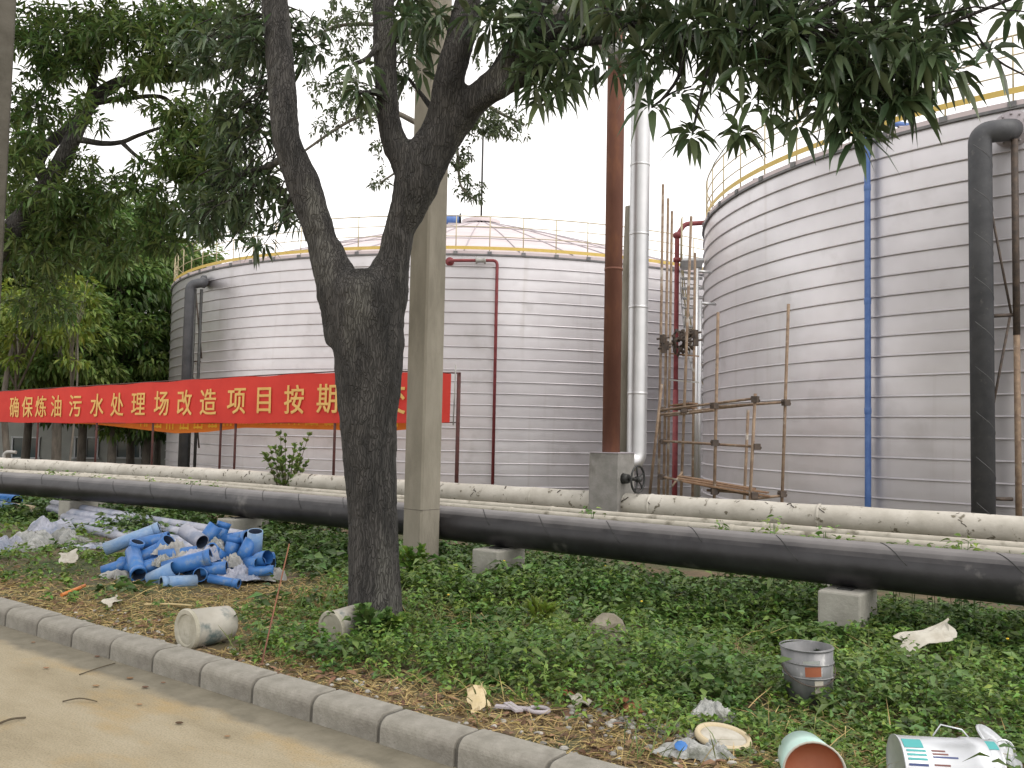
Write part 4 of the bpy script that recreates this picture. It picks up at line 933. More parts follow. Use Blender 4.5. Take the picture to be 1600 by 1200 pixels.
rows = [(a, b_, c, d, e, f, int(g * 1.45)) for a, b_, c, d, e, f, g in rows]
clumps(L_, rows, .155, .036, .28, 10, tw, None, .2)
L_.build('crown', M['mango_pale'], tree, twigs=tw, twm=M['bark'])

# ---- pale small-leaved tree behind the pole
pt_ = at(654, 700, 18.6); pt_.z = -.3
tree = thing('small_leaved_tree', pt_, 'tall tree with pale small leaves showing between the forked limbs and the mast', 'tree')
b = MB(); SY = 18.6
limb(b, [(654, 760, 13, SY), (656, 600, 11, SY), (660, 420, 10, SY), (664, 260, 9, SY), (668, 100, 8, SY), (670, -60, 6, SY)], n=9)
for pts in ([(666, 200, 5, SY), (600, 170, 4, SY), (555, 185, 3, SY), (520, 205, 2.5, SY), (470, 240, 2, SY)], [(668, 120, 5, SY), (720, 130, 4, SY), (770, 170, 3, SY), (820, 195, 2, SY)], [(666, 170, 4, SY), (700, 190, 3, SY), (715, 240, 2.5, SY), (720, 290, 2, SY), (745, 315, 1.5, SY)], [(668, 60, 5, SY), (600, 40, 4, SY), (530, 40, 3, SY), (490, 60, 2, SY)], [(664, 240, 3, SY), (630, 262, 2, SY), (595, 285, 1.5, SY)]):
    limb(b, pts, n=6)
b.build('trunk', M['bark2'], tree)
L_ = Leaves()
rows = [(545, 40, 60, 50, SY, .8, 110), (520, 120, 50, 50, SY, .8, 80), (560, 170, 50, 34, SY, .8, 60), (510, 200, 30, 24, SY, .6, 24), (600, 230, 20, 30, SY, .5, 14), (597, 285, 22, 16, SY, .4, 12), (740, 190, 45, 26, SY, .7, 60), (790, 195, 48, 28, SY, .6, 75), (715, 250, 26, 38, SY, .5, 40), (735, 300, 32, 26, SY, .5, 30), (625, 90, 50, 70, SY, .8, 80), (680, 60, 80, 60, SY + .4, 1, 100), (790, 90, 60, 60, SY + .6, .8, 40), (600, -60, 150, 70, SY, 1.5, 150)]
clumps(L_, rows, .125, .05, .35, 8)
L_.build('crown', M['pale'], tree)

# ---- far trees and shrubs
def leafy_tree(name, label, px, Y, zc, rx, rz, h0, m, nleaf, lsize, trunk_r, group, mb='bark2', nsub=46, cx=0):
    b0 = at(px, 700, Y); b0.z = -.35
    tree = thing(name, b0, label, 'tree', group)
    b = MB(); top = b0 + Vector((cx, 0, zc + rz * .5 + .35)); mid = b0.lerp(top, .5) + Vector((RNG.normal(0, .2), RNG.normal(0, .2), 0))
    b.tube(crv([b0, mid, top], 6), lin([trunk_r, trunk_r * .75, trunk_r * .25], 6), n=9, wob=.06)
    cen = b0 + Vector((cx, 0, zc + .35)); subs = []
    for _ in range(nsub):
        v = RNG.normal(0, 1, 3); v /= np.linalg.norm(v); r_ = RNG.uniform(.35, 1) ** .6
        subs.append((np.array(cen) + v * np.array([rx, rx, rz]) * r_, RNG.uniform(.16, .34) * rx, v))
    for c, r_, v in subs[:10]: b.tube([b0.lerp(top, RNG.uniform(.35, .8)), (Vector(c) + b0.lerp(top, .7)) / 2 + Vector((0, 0, .2)), Vector(c)], [trunk_r * .35, trunk_r * .22, .02], n=6)
    b.build('trunk', M[mb], tree)
    B_ = []; D_ = []
    per = nleaf // nsub
    for c, r_, v in subs:
        q = RNG.normal(0, 1, (per, 3)); q /= np.linalg.norm(q, axis=1, keepdims=True); rad = RNG.uniform(.25, 1, (per, 1)) ** .5
        B_.append(c + q * rad * r_ * np.array([1, 1, .6])); D_.append(q * .7 + v * .4 + np.array([0, 0, -.35]) + RNG.normal(0, .35, (per, 3)))
    B_ = np.concatenate(B_); D_ = np.concatenate(D_); n_ = len(B_)
    leaf_mesh('crown', B_, D_, RNG.uniform(.7, 1.2, n_) * lsize, RNG.uniform(.35, .5, n_) * lsize, RNG.uniform(.1, .5, n_), m, tree, secs=((0, .2), (.45, 1.), (1., .1)))
    return tree
FG = 'dense trees left of the far tank'
for (px, Y, zc, rx, rz, m, lab) in ((-70, 38, 7, 4.2, 5, 'forest', 'dense dark tree at the far left edge behind the red banner'), (40, 42, 6.6, 4.0, 4.6, 'forest', 'dark bushy tree behind the pale slender trunk at left'), (128, 40, 7.2, 3.8, 5.0, 'forest', 'tall dark tree behind the middle of the banner left half'),
                                    (205, 43, 7.6, 3.6, 5.0, 'forest', 'leafy dark tree second left from the far tank'), (246, 46, 7.6, 3.4, 5.2, 'forest2', 'lighter green leafy tree touching the left rim of the far tank'), (228, 41, 3.6, 2.6, 2.6, 'forest', 'low dark tree directly left of the far tank above the banner'), (175, 39, 4.2, 2.6, 2.8, 'forest2', 'low mid green tree with hanging sprays above the banner middle'), (160, 50, 9.0, 5, 5.5, 'forest', 'tall dark tree rearmost in the grove left of the far tank'), (20, 50, 8.8, 5, 5.5, 'forest2', 'lighter green tree rearmost in the grove at far left'), (90, 36, 5.0, 2.4, 2.4, 'forest2', 'low light green tree in front of the grove, above the banner')):
    leafy_tree('broadleaf_tree', lab, px, Y, zc, rx, rz, 0, M[m], 13000 if rx > 3 else 6000, .36 if rx > 3 else .30, .2, FG, nsub=60)
leafy_tree('young_tree', 'slender tree with pale trunk and yellow green leaves at left above the banner', 17, 33, 5.4, 2.2, 1.6, 0, M['yleaf'], 2200, .27, .13, None, nsub=44, cx=.2)
leafy_tree('young_tree', 'small yellow green leaved sapling hanging sprays left of the far tank', 108, 31, 5.6, .8, 1.9, 0, M['yleaf'], 700, .25, .04, None, nsub=26)
# building behind the grove
wb = at(120, 700, 48); root = thing('low_building', Vector((wb.x, 48, -.4)), 'low grey building with dark windows behind the trees under the banner', 'building')
b = MB(); x0 = at(-160, 700, 48).x; x1 = at(300, 700, 48).x
b.box(((x0 + x1) / 2, 50, 1.5), (x1 - x0, 4, 3.9)); b.build('wall', M['wall'], root)
b = MB(); b.box(((x0 + x1) / 2, 49.8, 3.56), (x1 - x0 + .6, 4.8, .2)); b.build('roof', M['conc'], root)
for pxa, pxb, ya, yb in ((118, 152, 683, 716), (183, 219, 683, 716), (20, 60, 683, 716), (-60, -20, 683, 716)):
    a = at(pxa, ya, 47.96); c = at(pxb, yb, 47.96); cx, cz = (a.x + c.x) / 2, (a.z + c.z) / 2; ww, hh = c.x - a.x, a.z - c.z
    b = MB(); b.box((cx, 47.97, cz + hh / 2), (ww + .14, .1, .07)); b.box((cx, 47.94, cz - hh / 2), (ww + .24, .16, .08)); b.box((a.x, 47.97, cz), (.07, .1, hh)); b.box((c.x, 47.97, cz), (.07, .1, hh)); b.box((cx, 47.965, cz), (.05, .07, hh))
    wf = b.build('window', M['winframe'], root); b = MB(); b.box((cx, 47.995, cz), (ww, .02, hh)); b.build('pane', M['glass'], wf)
b = MB(); q = onz(5, 712, .3); q = at(6, 712, 26); b.tube(elbow([Vector((q.x, q.y, -.3)), Vector((q.x, q.y, q.z + .12)), Vector((q.x + .35, q.y, q.z + .1))], .2), .05, n=8)
tag(b.build('vent_pipe', M['sack'], loc=Vector((q.x, q.y, -.3))), 'short white hooked vent pipe behind the white pipeline at far left', 'pipe')
# shrub before the far tank
def shrub(px, py, Y, label, hgt, n, m='forest2', Lf=.17, Wf=.07, name='shrub', spread=.42):
    b0 = at(px, py, Y); b0.z = gz(*sd(b0)) if sd(b0)[1] < 16 else -.4
    root = thing(name, b0, label, 'shrub'); b = MB(); L_ = Leaves()
    for k in range(n):
        q = 2 * math.pi * k / n + RNG.normal(0, .3); t = b0 + Vector((math.cos(q) * spread * hgt * RNG.uniform(.3, 1), math.sin(q) * spread * hgt * RNG.uniform(.3, 1), hgt * RNG.uniform(.6, 1.0)))
        pts = crv([b0, b0.lerp(t, .5) + Vector((0, 0, .08 * hgt)), t], 4); b.tube(pts, lin([.012, .008, .004], 4), n=5)
        for j, p in enumerate(pts[1:]):
            for sgn in (-1, 1, -.6, .7):
                d = (t - b0).normalized().cross(Vector((0, 0, 1))) * sgn + (t - b0).normalized() * .8 + Vector(RNG.normal(0, .25, 3))
                L_.b.append(np.array(p)); L_.d.append(np.array(d)); L_.l.append(Lf * RNG.uniform(.7, 1.1)); L_.w.append(Wf); L_.dr.append(.3)
    b.build('stems', M['twig'], root); L_.build('foliage', M[m], root); return root
shrub(449, 738, 18.3, 'bushy green shrub growing before the far tank under the banner', 1.78, 24, Lf=.17, Wf=.07, spread=.30)
L_ = Leaves(); c = at(1017, 775, 15.2); c.z = -.25; root = thing('strap_leaf_plant', c, 'small strap leaved green plant between the valve wheel and scaffold foot', 'plant')
for k in range(12):
    q = RNG.uniform(0, 6.28); L_.b.append(np.array(c)); L_.d.append(np.array([math.cos(q) * .55, math.sin(q) * .55, 1.2])); L_.l.append(RNG.uniform(.9, 1.25)); L_.w.append(.05); L_.dr.append(.5)
L_.build('leaves', M['weed'], root, secs=((0, .6), (.35, 1.), (.7, .8), (1., .0)))

# ================================================================== GROUND COVER
def snoise(s, d, f, o=0.):
    return (np.sin(s * f * 1.3 + o) * np.cos(d * f * 1.1 + o * 2) + np.sin(s * f * .7 - d * f * 1.9 + o * 3) + np.sin(s * f * 2.3 + d * f * 1.4 + o * 5) * .6) / 2.6
def gzv(s, d):
    z = .03 * np.sin(s * .9 + .5) * np.sin(d * 1.1) + .015 * np.sin(s * 2.3 + d * 1.7)
    z = z * np.clip((d - 4.0) / .8, 0, 1) - .40 * np.clip((d - 9) / 6, 0, 1); return z - .005
CLEAR = []                                                  # (s, d, radius): kept free for the things lying there
def vis_clear(p, r_): s, d = sd(p); CLEAR.append((s, d, r_))
def weed_density(s, d):
    n1 = snoise(s, d, 1.4, 1.0); n2 = snoise(s, d, .6, 2.2)
    strip = np.clip((d - (4.02 + .25 * snoise(s, d * 0, 1.9, .3))) / .55, 0, 1)         # bare strip along the kerb
    bare = np.where((s > -4.2), np.clip((d - 4.35) / .5, 0, 1), strip)
    lush = 1 / (1 + np.exp(-(s + 5.9 - (d - 5.2) * -.35) * 2.2))                            # right of the trunk
    left = .42 + .35 * n2
    straw = np.exp(-((s + 6.9) / 1.5) ** 2 - ((d - 5.6) / 1.3) ** 2)
    v = bare * (lush * (1.0 + .35 * n1) + (1 - lush) * np.clip(left - .75 * straw + .15 * n1, .02, 1))
    v = np.where(d > 7.0, np.maximum(v, .75 + .3 * n1), v)
    v = np.where(d > 8.6, v * np.clip(.35 + n1 * .6, .0, 1), v)
    return np.clip(v, 0, 1.25)
def scatter(n, s0, s1, d0, d1, dens, falloff=True):
    s = RNG.uniform(s0, s1, n); d = RNG.uniform(d0, d1, n); x = s * .8 + d * .6; y = -s * .6 + d * .8
    k = dens(s, d) if dens else np.ones(n)
    if falloff: k = k * np.clip((6.5 / np.maximum(np.hypot(x, y), 3.)) ** 1.25, .12, 1.25) / 1.25
    ok = RNG.random(n) < k
    ok &= (y > 1.5) & (np.abs(x / np.maximum(y, .1)) < .72)
    for (cs, cd, r_) in CLEAR: ok &= ((s - cs) ** 2 + (d - cd) ** 2) > r_ * r_
    return s[ok], d[ok], x[ok], y[ok]
def build_weeds(name, n, s0, s1, d0, d1, dens, m, hmax, Lr, Wr, per, lab=None):
    s, d, x, y = scatter(n, s0, s1, d0, d1, dens); k = len(s); dist = np.hypot(x, y)
    hv = hmax * (.45 + .55 * snoise(s, d, 1.3, 4.) + .3 * snoise(s, d, 3.7, 1.)) * RNG.uniform(.5, 1.25, k); hv = np.maximum(hv, .025)
    sc = np.clip(dist / 7, .9, 2.2)
    lean = RNG.normal(0, .35, (k, 2)) * hv[:, None]
    B = []; D = []; Ln = []; Wd = []
    for j in range(per):
        t = RNG.uniform(.25, 1, k); q = RNG.uniform(0, 2 * np.pi, k)
        z = gzv(s, d) + hv * t
        B.append(np.stack([x + lean[:, 0] * t, y + lean[:, 1] * t, z], 1)); D.append(np.stack([np.cos(q), np.sin(q), RNG.uniform(-.15, .7, k)], 1))
        Ln.append(Lr * sc * RNG.uniform(.6, 1.25, k)); Wd.append(Wr * sc * RNG.uniform(.7, 1.2, k))
    B = np.concatenate(B); D = np.concatenate(D); Ln = np.concatenate(Ln); Wd = np.concatenate(Wd)
    o = leaf_mesh(name, B, D, Ln, Wd, RNG.uniform(.1, .6, len(B)), m, None, secs=((0, .25), (.4, 1.), (1., .05)), loc=(0, 0, 0))
    tag(o, None, None, kind='stuff'); return o
def build_grass(name, n, s0, s1, d0, d1, dens, m, h, wdt, flat=.5):
    s, d, x, y = scatter(n, s0, s1, d0, d1, dens); k = len(s); dist = np.hypot(x, y); sc = np.clip(dist / 7, .9, 2.)
    q = RNG.uniform(0, 2 * np.pi, k); D = np.stack([np.cos(q) * flat, np.sin(q) * flat, RNG.uniform(.15, 1, k)], 1)
    B = np.stack([x, y, gzv(s, d) - .005], 1)
    o = leaf_mesh(name, B, D, h * RNG.uniform(.5, 1.3, k), wdt * sc, RNG.uniform(.1, .9, k), m, None, secs=((0, .7), (.5, 1.), (1., .1)), loc=(0, 0, 0))
    tag(o, None, None, kind='stuff'); return o

# ================================================================== THINGS LYING ABOUT
def crumple(name, c, size, m, label, cat, group=None, amp=.25, ns=7, flat=.0, parent=None, seed=1, sub=3):
    """creased bag, sack or paper: an ico sphere pushed about by layered folds, resting on the ground"""
    bm = bmesh.new(); bmesh.ops.create_icosphere(bm, subdivisions=sub, radius=1)
    r_ = np.random.RandomState(seed); dirs = r_.normal(0, 1, (ns * 3, 3)); ph = r_.uniform(0, 6.28, ns * 3); fr = r_.uniform(1.5, 7, ns * 3)
    for v in bm.verts:
        p = np.array(v.co); k = 1 + amp * sum(abs(math.sin(fr[i] * float(p @ dirs[i]) * .6 + ph[i])) - .6 for i in range(ns * 3)) / (ns * .9)
        v.co = Vector((p[0] * size[0] * k, p[1] * size[1] * k, max(p[2], -1 + flat) * size[2] * k))
    for f in bm.faces: f.smooth = r_.rand() < .5
    me_ = bpy.data.meshes.new(name); bm.to_mesh(me_); bm.free()
    zmin = min(v.co.z for v in me_.vertices)
    for v in me_.vertices: v.co.z -= zmin + .01
    o = link_mesh(name, me_, m, None, loc=c)
    o.rotation_euler.z = r_.uniform(0, 6.28)
    if label: tag(o, label, cat, group)
    return o
def drape(name, c, size, m, label, cat, group=None, seed=1, n=22):
    """thin creased plastic heaped on what lies under it"""
    r_ = np.random.RandomState(seed); vs = []; fs = []; k = 9
    dr = r_.normal(0, 1, (k, 2)); ph = r_.uniform(0, 6.28, k); fr = r_.uniform(2.5, 8, k); am = r_.uniform(.04, .12, k)
    rz = r_.uniform(0, 6.28); M_ = Matrix.Rotation(rz, 4, 'Z'); lob = r_.uniform(0, 6.28, 4)
    for i in range(n + 1):
        for j in range(n + 1):
            u, v = i / n * 2 - 1, j / n * 2 - 1
            th = math.atan2(v, u); rd = max(abs(u), abs(v)); edge = 1 + .22 * math.sin(3 * th + lob[0]) + .14 * math.sin(7 * th + lob[1]) + .06 * math.sin(13 * th + lob[2])
            L_ = math.hypot(u, v) or 1; x, y = u / L_ * rd * edge, v / L_ * rd * edge
            z = max(1 - rd ** 2, 0) ** .6 * (.75 + .25 * math.sin(2.3 * x + lob[3]))
            for q in range(k): z += am[q] * (1 - abs(math.sin(fr[q] * (x * dr[q, 0] + y * dr[q, 1]) + ph[q])) * 1.7) * (.55 + .45 * (1 - rd))
            z = max(z, .02 + .05 * abs(math.sin(5 * th + ph[2])))
            vs.append(Vector(c) + M_ @ Vector((x * size[0] * 1.0 + .03 * math.sin(9 * y + ph[0]) * size[0], y * size[1] + .03 * math.sin(8 * x + ph[1]) * size[1], z * size[2] * 1.0)))
    for i in range(n):
        for j in range(n): a = i * (n + 1) + j; fs.append((a, a + n + 1, a + n + 2, a + 1))
    b = MB(); b.add(vs, fs, False); o = b.build(name, m, loc=c); so = o.modifiers.new('thickness', 'SOLIDIFY'); so.thickness = .004
    tag(o, label, cat, group); return o
def sheet(name, c, sx, sy, m, label, cat, rz=0, amp=.02, nx=9, ny=7, tear=.15, seed=1, tilt=(0, 0), thick=.003, group=None):
    r_ = np.random.RandomState(seed); vs = []; fs = []
    ph = r_.uniform(0, 6, 8)
    for i in range(nx + 1):
        for j in range(ny + 1):
            u, v = i / nx * 2 - 1, j / ny * 2 - 1
            ex = 1 - tear * max(0, math.sin(v * 5 + ph[0])) * (abs(u) > .8); ey = 1 - tear * max(0, math.sin(u * 6 + ph[1])) * (abs(v) > .8)
            z = amp * (math.sin(u * 3.1 + ph[2] + v) + .6 * math.sin(v * 4 + ph[3]) + .4 * abs(math.sin(u * 6 + v * 5 + ph[4])) + 1.6)
            vs.append(Vector((u * sx / 2 * ex, v * sy / 2 * ey, z + u * tilt[0] + v * tilt[1] + abs(tilt[0]) + abs(tilt[1]))))
    for i in range(nx):
        for j in range(ny): a = i * (ny + 1) + j; fs.append((a, a + ny + 1, a + ny + 2, a + 1))
    M_ = Matrix.Rotation(rz, 4, 'Z'); b = MB(); b.add([Vector(c) + M_ @ v for v in vs], fs, False)
    o = b.build(name, m, loc=c); so = o.modifiers.new('thickness', 'SOLIDIFY'); so.thickness = thick; so.offset = 0
    return tag(o, label, cat, group)
def hollow(b, c, axis, r0, r1, L, wall=.006, n=28, both=False, base_in=.01):
    """open tub or tube: r0 at the closed (or first) end, r1 at the open end"""
    if both: b.lathe([(r0 - wall, 0), (r0, 0), (r1, L), (r1 - wall, L), (r0 - wall, 0)], c, axis, n)
    else: b.lathe([(.001, 0), (r0, 0), (r1, L), (r1 - wall, L), (r0 - wall, base_in), (.001, base_in)], c, axis, n)
CAMP = Vector((0, 0, CAM_H))
# white bucket on its side
c = onz(330, 1003, .0); c.z = gz(*sd(c)) + .142; vis_clear(c, .30)
ax = (Vector((.62, .785, .0))).normalized()
a0 = c - ax * .22
root = thing('white_bucket', Vector((c.x, c.y, c.z - .14)), 'dirty white plastic bucket lying on its side in dry grass near the kerb', 'bucket', 'empty paint buckets')
b = MB(); b.lathe([(.001, .375), (.120, .375), (.132, .36), (.141, .20), (.147, .03), (.153, .025), (.153, 0)], a0, ax, 32)
o = b.build('tub', M['bucketw'], root)
b = MB(); b.lathe([(.001, .004), (.11, .004), (.12, -.006), (.15, -.008), (.158, 0), (.158, .02)], a0, ax, 32, False); b.build('lid', M['bucketlid'], root)
b = MB(); hp = [a0 + ax * .05 + Vector((-ax.y, ax.x, 0)) * (.15 * math.cos(t)) + Vector((0, 0, -.10 - .06 * math.sin(t))) + ax * (.10 * math.sin(t)) for t in np.linspace(0, math.pi, 12)]; b.tube(hp, .004, n=6); b.build('handle', M['scafdark'], root)
# second bucket, lid towards the road
c = onz(517, 1004, 0); c.z = gz(*sd(c)) + .125; vis_clear(c, .2)
ax = Vector((.55, .80, .10)).normalized(); root = thing('white_bucket', Vector((c.x, c.y, c.z - .125)), 'white bucket half hidden behind the forked tree foot, round lid facing the road', 'bucket', 'empty paint buckets')
b = MB(); b.lathe([(.001, .33), (.115, .33), (.13, 0)], c, ax, 28); b.build('tub', M['bucketw'], root)
b = MB(); b.lathe([(.001, -.002), (.10, -.002), (.108, -.012), (.132, -.012), (.138, 0), (.138, .02)], c, ax, 28, False); b.build('lid', M['bucketlid'], root)
# old tin pail standing in the weeds
c = onz(1266, 1092, 0); c.z = gz(*sd(c)) - .01; vis_clear(c, .14); ax = Vector((-.06, .03, 1)).normalized()
root = thing('tin_pail', c, 'dark old tin pail standing open in the weeds, smeared label and wire handle', 'bucket', 'empty paint buckets')
b = MB(); hollow(b, c, ax, .140, .163, .36, .004, 36); b.build('body', M['bucketg'], root)
b = MB(); b.disc(c + ax * .03, ax, .135); b.build('inside_floor', M['dark_in'], root)
for h, r_ in ((.36, .165), (.275, .161), (.19, .156)):
    b = MB(); b.tube([c + ax * h + Vector((math.cos(t) * r_, math.sin(t) * r_, 0)) for t in np.linspace(0, 2 * math.pi, 33)], .005, n=6, cap=False); b.build('hoop', M['bucketg'], root)
b = MB(); b.tube([c + ax * .25 + Vector((-.165 * math.cos(t), -.165 * math.sin(t) * .98, -.10 * math.sin(t))) * 1.02 for t in np.linspace(0, math.pi, 16)], .004, n=6); b.build('handle', M['scafdark'], root)
def patch(b, c, ax, r_, h0, h1, a0, a1, n=8):
    b.lathe([(r_[0], h0), (r_[1], h1)], c, ax, n, True, a0, a1)
ca = math.atan2(-c.y, -c.x)
def lathe_patch(b, c, axis, r0, r1, h0, h1, a0, a1):
    # angles are measured by the lathe helper from its own reference axis
    patch(b, c, axis, (r0, r1), h0, h1, a0, a1)
ref = (Vector((1, 0, 0)) - ax * ax.x).normalized(); bb = ax.cross(ref); tc = Vector((-c.x, -c.y, 0)).normalized(); aa = math.atan2(tc.dot(bb), tc.dot(ref))
b = MB(); lathe_patch(b, c, ax, .153, .157, .20, .262, aa - .1, aa + .55); b.build('label_top', M['terra'], root)
b = MB(); lathe_patch(b, c, ax, .1485, .153, .10, .175, aa + .25, aa + .62); b.build('label_low', M['paper'], root)
b = MB(); lathe_patch(b, c, ax, .158, .1605, .275, .30, aa - .15, aa + .5); b.build('label_top', M['tin'], root)
# bright tin on its side at the bottom edge
c = onz(1482, 1250, 0); c.z = gz(*sd(c)) + .142; vis_clear(c, .34); ax = Vector((1, -.10, 0)).normalized(); a0 = c - ax * .235
root = thing('paint_tin', Vector((c.x, c.y, c.z - .14)), 'shiny paint tin lying on its side at the bottom right with teal printed label', 'tin', 'empty paint buckets')
b = MB(); b.lathe([(.001, .01), (.137, .01), (.143, 0), (.143, .008), (.139, .012), (.139, .30), (.146, .305), (.146, .385), (.139, .39), (.139, .435), (.144, .44), (.132, .44), (.130, .30), (.001, .28)], a0, ax, 40); b.build('body', M['tin'], root)
b = MB(); b.disc(a0 + ax * .40, ax, .129); b.build('inside', M['dark_in'], root)
ref = (Vector((1, 0, 0)) - ax * ax.x); ref = (Vector((0, 1, 0)) - ax * ax.y).normalized() if abs(ax.x) >= .9 else ref.normalized(); bb = ax.cross(ref)
tc = Vector((0, -.72, .69)); aa = math.atan2(tc.dot(bb), tc.dot(ref))
up_s = 1 if (ref * math.cos(aa + .3) + bb * math.sin(aa + .3)).z > (ref * math.cos(aa) + bb * math.sin(aa)).z else -1
def tinp(h0, h1, u0, u1, m, nm='label'):
    b = MB(); x0, x1 = sorted((aa + up_s * u0, aa + up_s * u1)); b.lathe([(.1402, h0), (.1402, h1)], a0, ax, 6, True, x0, x1); b.build(nm, m, root)
tinp(.015, .10, .22, .62, M['teal']); tinp(.385, .435, .3, .75, M['teal'])
for i, u in enumerate((.12, -.02, -.16, -.34)): tinp(.02, .105, u - .045, u + .03, M['teal'] if i < 3 else M['navy'])
for i, (u, h1, mm) in enumerate(((.14, .19, 'rustprint'), (.03, .20, 'rustprint'), (-.07, .24, 'navy'), (-.32, .20, 'rustprint'))): tinp(.13, h1, u - .035, u + .02, M[mm])
b = MB(); s0 = a0 + ax * .19 + Vector((0, .05, .135)); b.tube([s0, s0 + ax * .04 + Vector((0, .01, .05)), s0 + ax * .13 + Vector((0, 0, .035)), s0 + ax * .17 + Vector((0, 0, -.01))], .004, n=6); b.build('handle', M['tin'], root)
c2 = onz(1556, 1206, 0); c2.z = gz(*sd(c2)); vis_clear(c2, .14)
root = thing('torn_tin_lid', c2, 'bent metal lid with torn bright edge beside the shiny paint tin', 'lid')
b = MB(); axl = Vector((.55, -.35, .75)).normalized(); b.lathe([(.001, 0), (.06, .0), (.085, .012), (.11, .01), (.128, .03), (.135, .02)], c2 + Vector((0, 0, .10)), axl, 22); o = b.build('plate', M['tin'], root); so = o.modifiers.new('t', 'SOLIDIFY'); so.thickness = .003
b = MB(); b.tube([c2 + Vector((.02 + .06 * math.cos(t), -.03, .10 + .06 * math.sin(t))) for t in np.linspace(0, 6.28, 15)], .006, n=6, cap=False); b.build('spout_ring', M['tin'], root)
# mint bucket with terracotta inside
c = onz(1268, 1246, 0); c.z = gz(*sd(c)) + .132; vis_clear(c, .26); toc = Vector((-c.x * .55 + .15, -c.y, .0)).normalized(); ax = (toc + Vector((0, 0, .10))).normalized()
root = thing('mint_bucket', Vector((c.x, c.y, c.z - .13)), 'pale mint bucket lying mouth forward at the bottom edge, caked with terracotta paint', 'bucket', 'empty paint buckets')
b = MB(); a0 = c - ax * .24; hollow(b, a0, ax, .118, .138, .32, .005, 36); b.build('tub', M['mint'], root)
b = MB(); b.lathe([(.001, .255), (.06, .25), (.10, .262), (.124, .285), (.132, .316)], a0, ax, 32); b.build('paint_skin', M['terra'], root)
b = MB(); b.tube([a0 + ax * .318 + (Vector((ax.y, -ax.x, 0)).normalized() * math.cos(t) + Vector((0, 0, 1)) * math.sin(t)) * .138 for t in np.linspace(0, 6.28, 30)], .005, n=6, cap=False); b.build('rim', M['bucketw'], root)
# round white lid on the ground and clear bags
c = onz(1130, 1166, .0); c.z = gz(*sd(c)) + .035; vis_clear(c, .17); axl = Vector((.10, -.12, 1)).normalized()
root = thing('round_lid', c, 'round white bucket lid with yellowed rim lying flat beside clear bags', 'lid')
b = MB(); b.lathe([(.001, .004), (.115, .003), (.122, .0)], c, axl, 32); b.build('disc', M['paper'], root)
b = MB(); b.lathe([(.122, 0), (.126, .012), (.146, .014), (.153, .0), (.153, -.014), (.12, -.014)], c, axl, 32); b.build('rim', M['tanpipe'], root)
def gp(px, py): q = onz(px, py, 0); q.z = gz(*sd(q)); return q
c = gp(1076, 1182); vis_clear(c, .14)
root = thing('clear_bag', c, 'crumpled clear plastic bag with blue print beside the white round lid', 'plastic bag')
o = drape('film', c, (.16, .10, .075), M['bag'], None, None, seed=4); o.location = (-.02, 0, 0); o.parent = root
o = drape('film', c, (.09, .08, .07), M['bag'], None, None, seed=6); o.location = (.14, .0, 0); o.parent = root
b = MB(); b.lathe([(.001, .0), (.028, -.001), (.034, -.005)], c + Vector((-.05, -.05, .062)), (-.1, -.5, .85), 9); b.build('blue_print', M['pvc'], root)
c = gp(1112, 1126); vis_clear(c, .12); drape('clear_bag', c, (.14, .12, .105), M['bag'], 'dusted grey crumpled plastic bag standing in the weeds above the white round lid', 'plastic bag', seed=8)
# scraps along the kerb
sheet('torn_paper', gp(746, 1112), .12, .13, M['card'], 'torn pale yellow cardboard scrap propped up near the kerb', 'scrap', .4, .008, tear=.4, seed=3, tilt=(.02, .05))
c = gp(812, 1116); root = thing('metal_bracket', c, 'grey flat metal bracket with cross arms and an oval hole lying near the kerb', 'bracket')
X = Vector((.97, -.22, 0)); Y = Vector((.22, .97, 0)); Zv = Vector((0, 0, 1)); z0 = c + Zv * .03
b = MB(); b.box(z0 - X * .05, (.20, .045, .012), axes=(X, Y, Zv)); b.box(z0 - X * .04 + Zv * .004, (.05, .17, .012), axes=((X * .8 + Y * .6).normalized(), (Y * .8 - X * .6).normalized(), Zv)); b.build('arms', M['roofrib'], root)
b = MB(); oc = z0 + X * .115; b.tube([oc + X * (.062 * math.cos(t)) + Y * (.05 * math.sin(t)) for t in np.linspace(0, 6.28, 25)], .013, n=6, cap=False); b.build('loop', M['roofrib'], root)
c = gp(897, 1106); root = thing('wrapper', c, 'long crumpled wrapper, red at one end and white at the other', 'wrapper')
def strip(nm, p0, p1, wd, m):
    d_ = (p1 - p0).normalized(); s_ = d_.cross(Vector((0, 0, 1))).normalized(); vs = []; fs = []
    for i in range(7):
        t = i / 6; q = p0.lerp(p1, t) + Vector((0, 0, .03 + .014 * math.sin(t * 9)))
        for j in range(4): vs.append(q + s_ * (j / 3 - .5) * wd + Vector((0, 0, .012 * math.sin(j * 2.4 + i))))
    for i in range(6):
        for j in range(3): a = i * 4 + j; fs.append((a, a + 4, a + 5, a + 1))
    b = MB(); b.add(vs, fs); o = b.build(nm, m, root); so = o.modifiers.new('t', 'SOLIDIFY'); so.thickness = .004
strip('white_end', gp(890, 1102), gp(922, 1116), .08, M['paper']); strip('red_end', gp(868, 1090), gp(892, 1103), .085, M['terra'])
crumple('clay_lump', gp(983, 1120), (.12, .06, .04), M['clay'], 'long reddish clay lump on the bare strip near gravel', 'clay lump', amp=.2, seed=5)
c = gp(948, 1014); c.z += .02; vis_clear(c, .24)
o = crumple('stone', c, (.19, .12, .13), M['stone'], 'broken grey brown stone block poking out of the weeds mid right', 'stone', amp=.16, seed=13, sub=2)
for f in o.data.polygons: f.use_smooth = False
c = gp(1448, 1032); c.z += .05; vis_clear(c, .22)
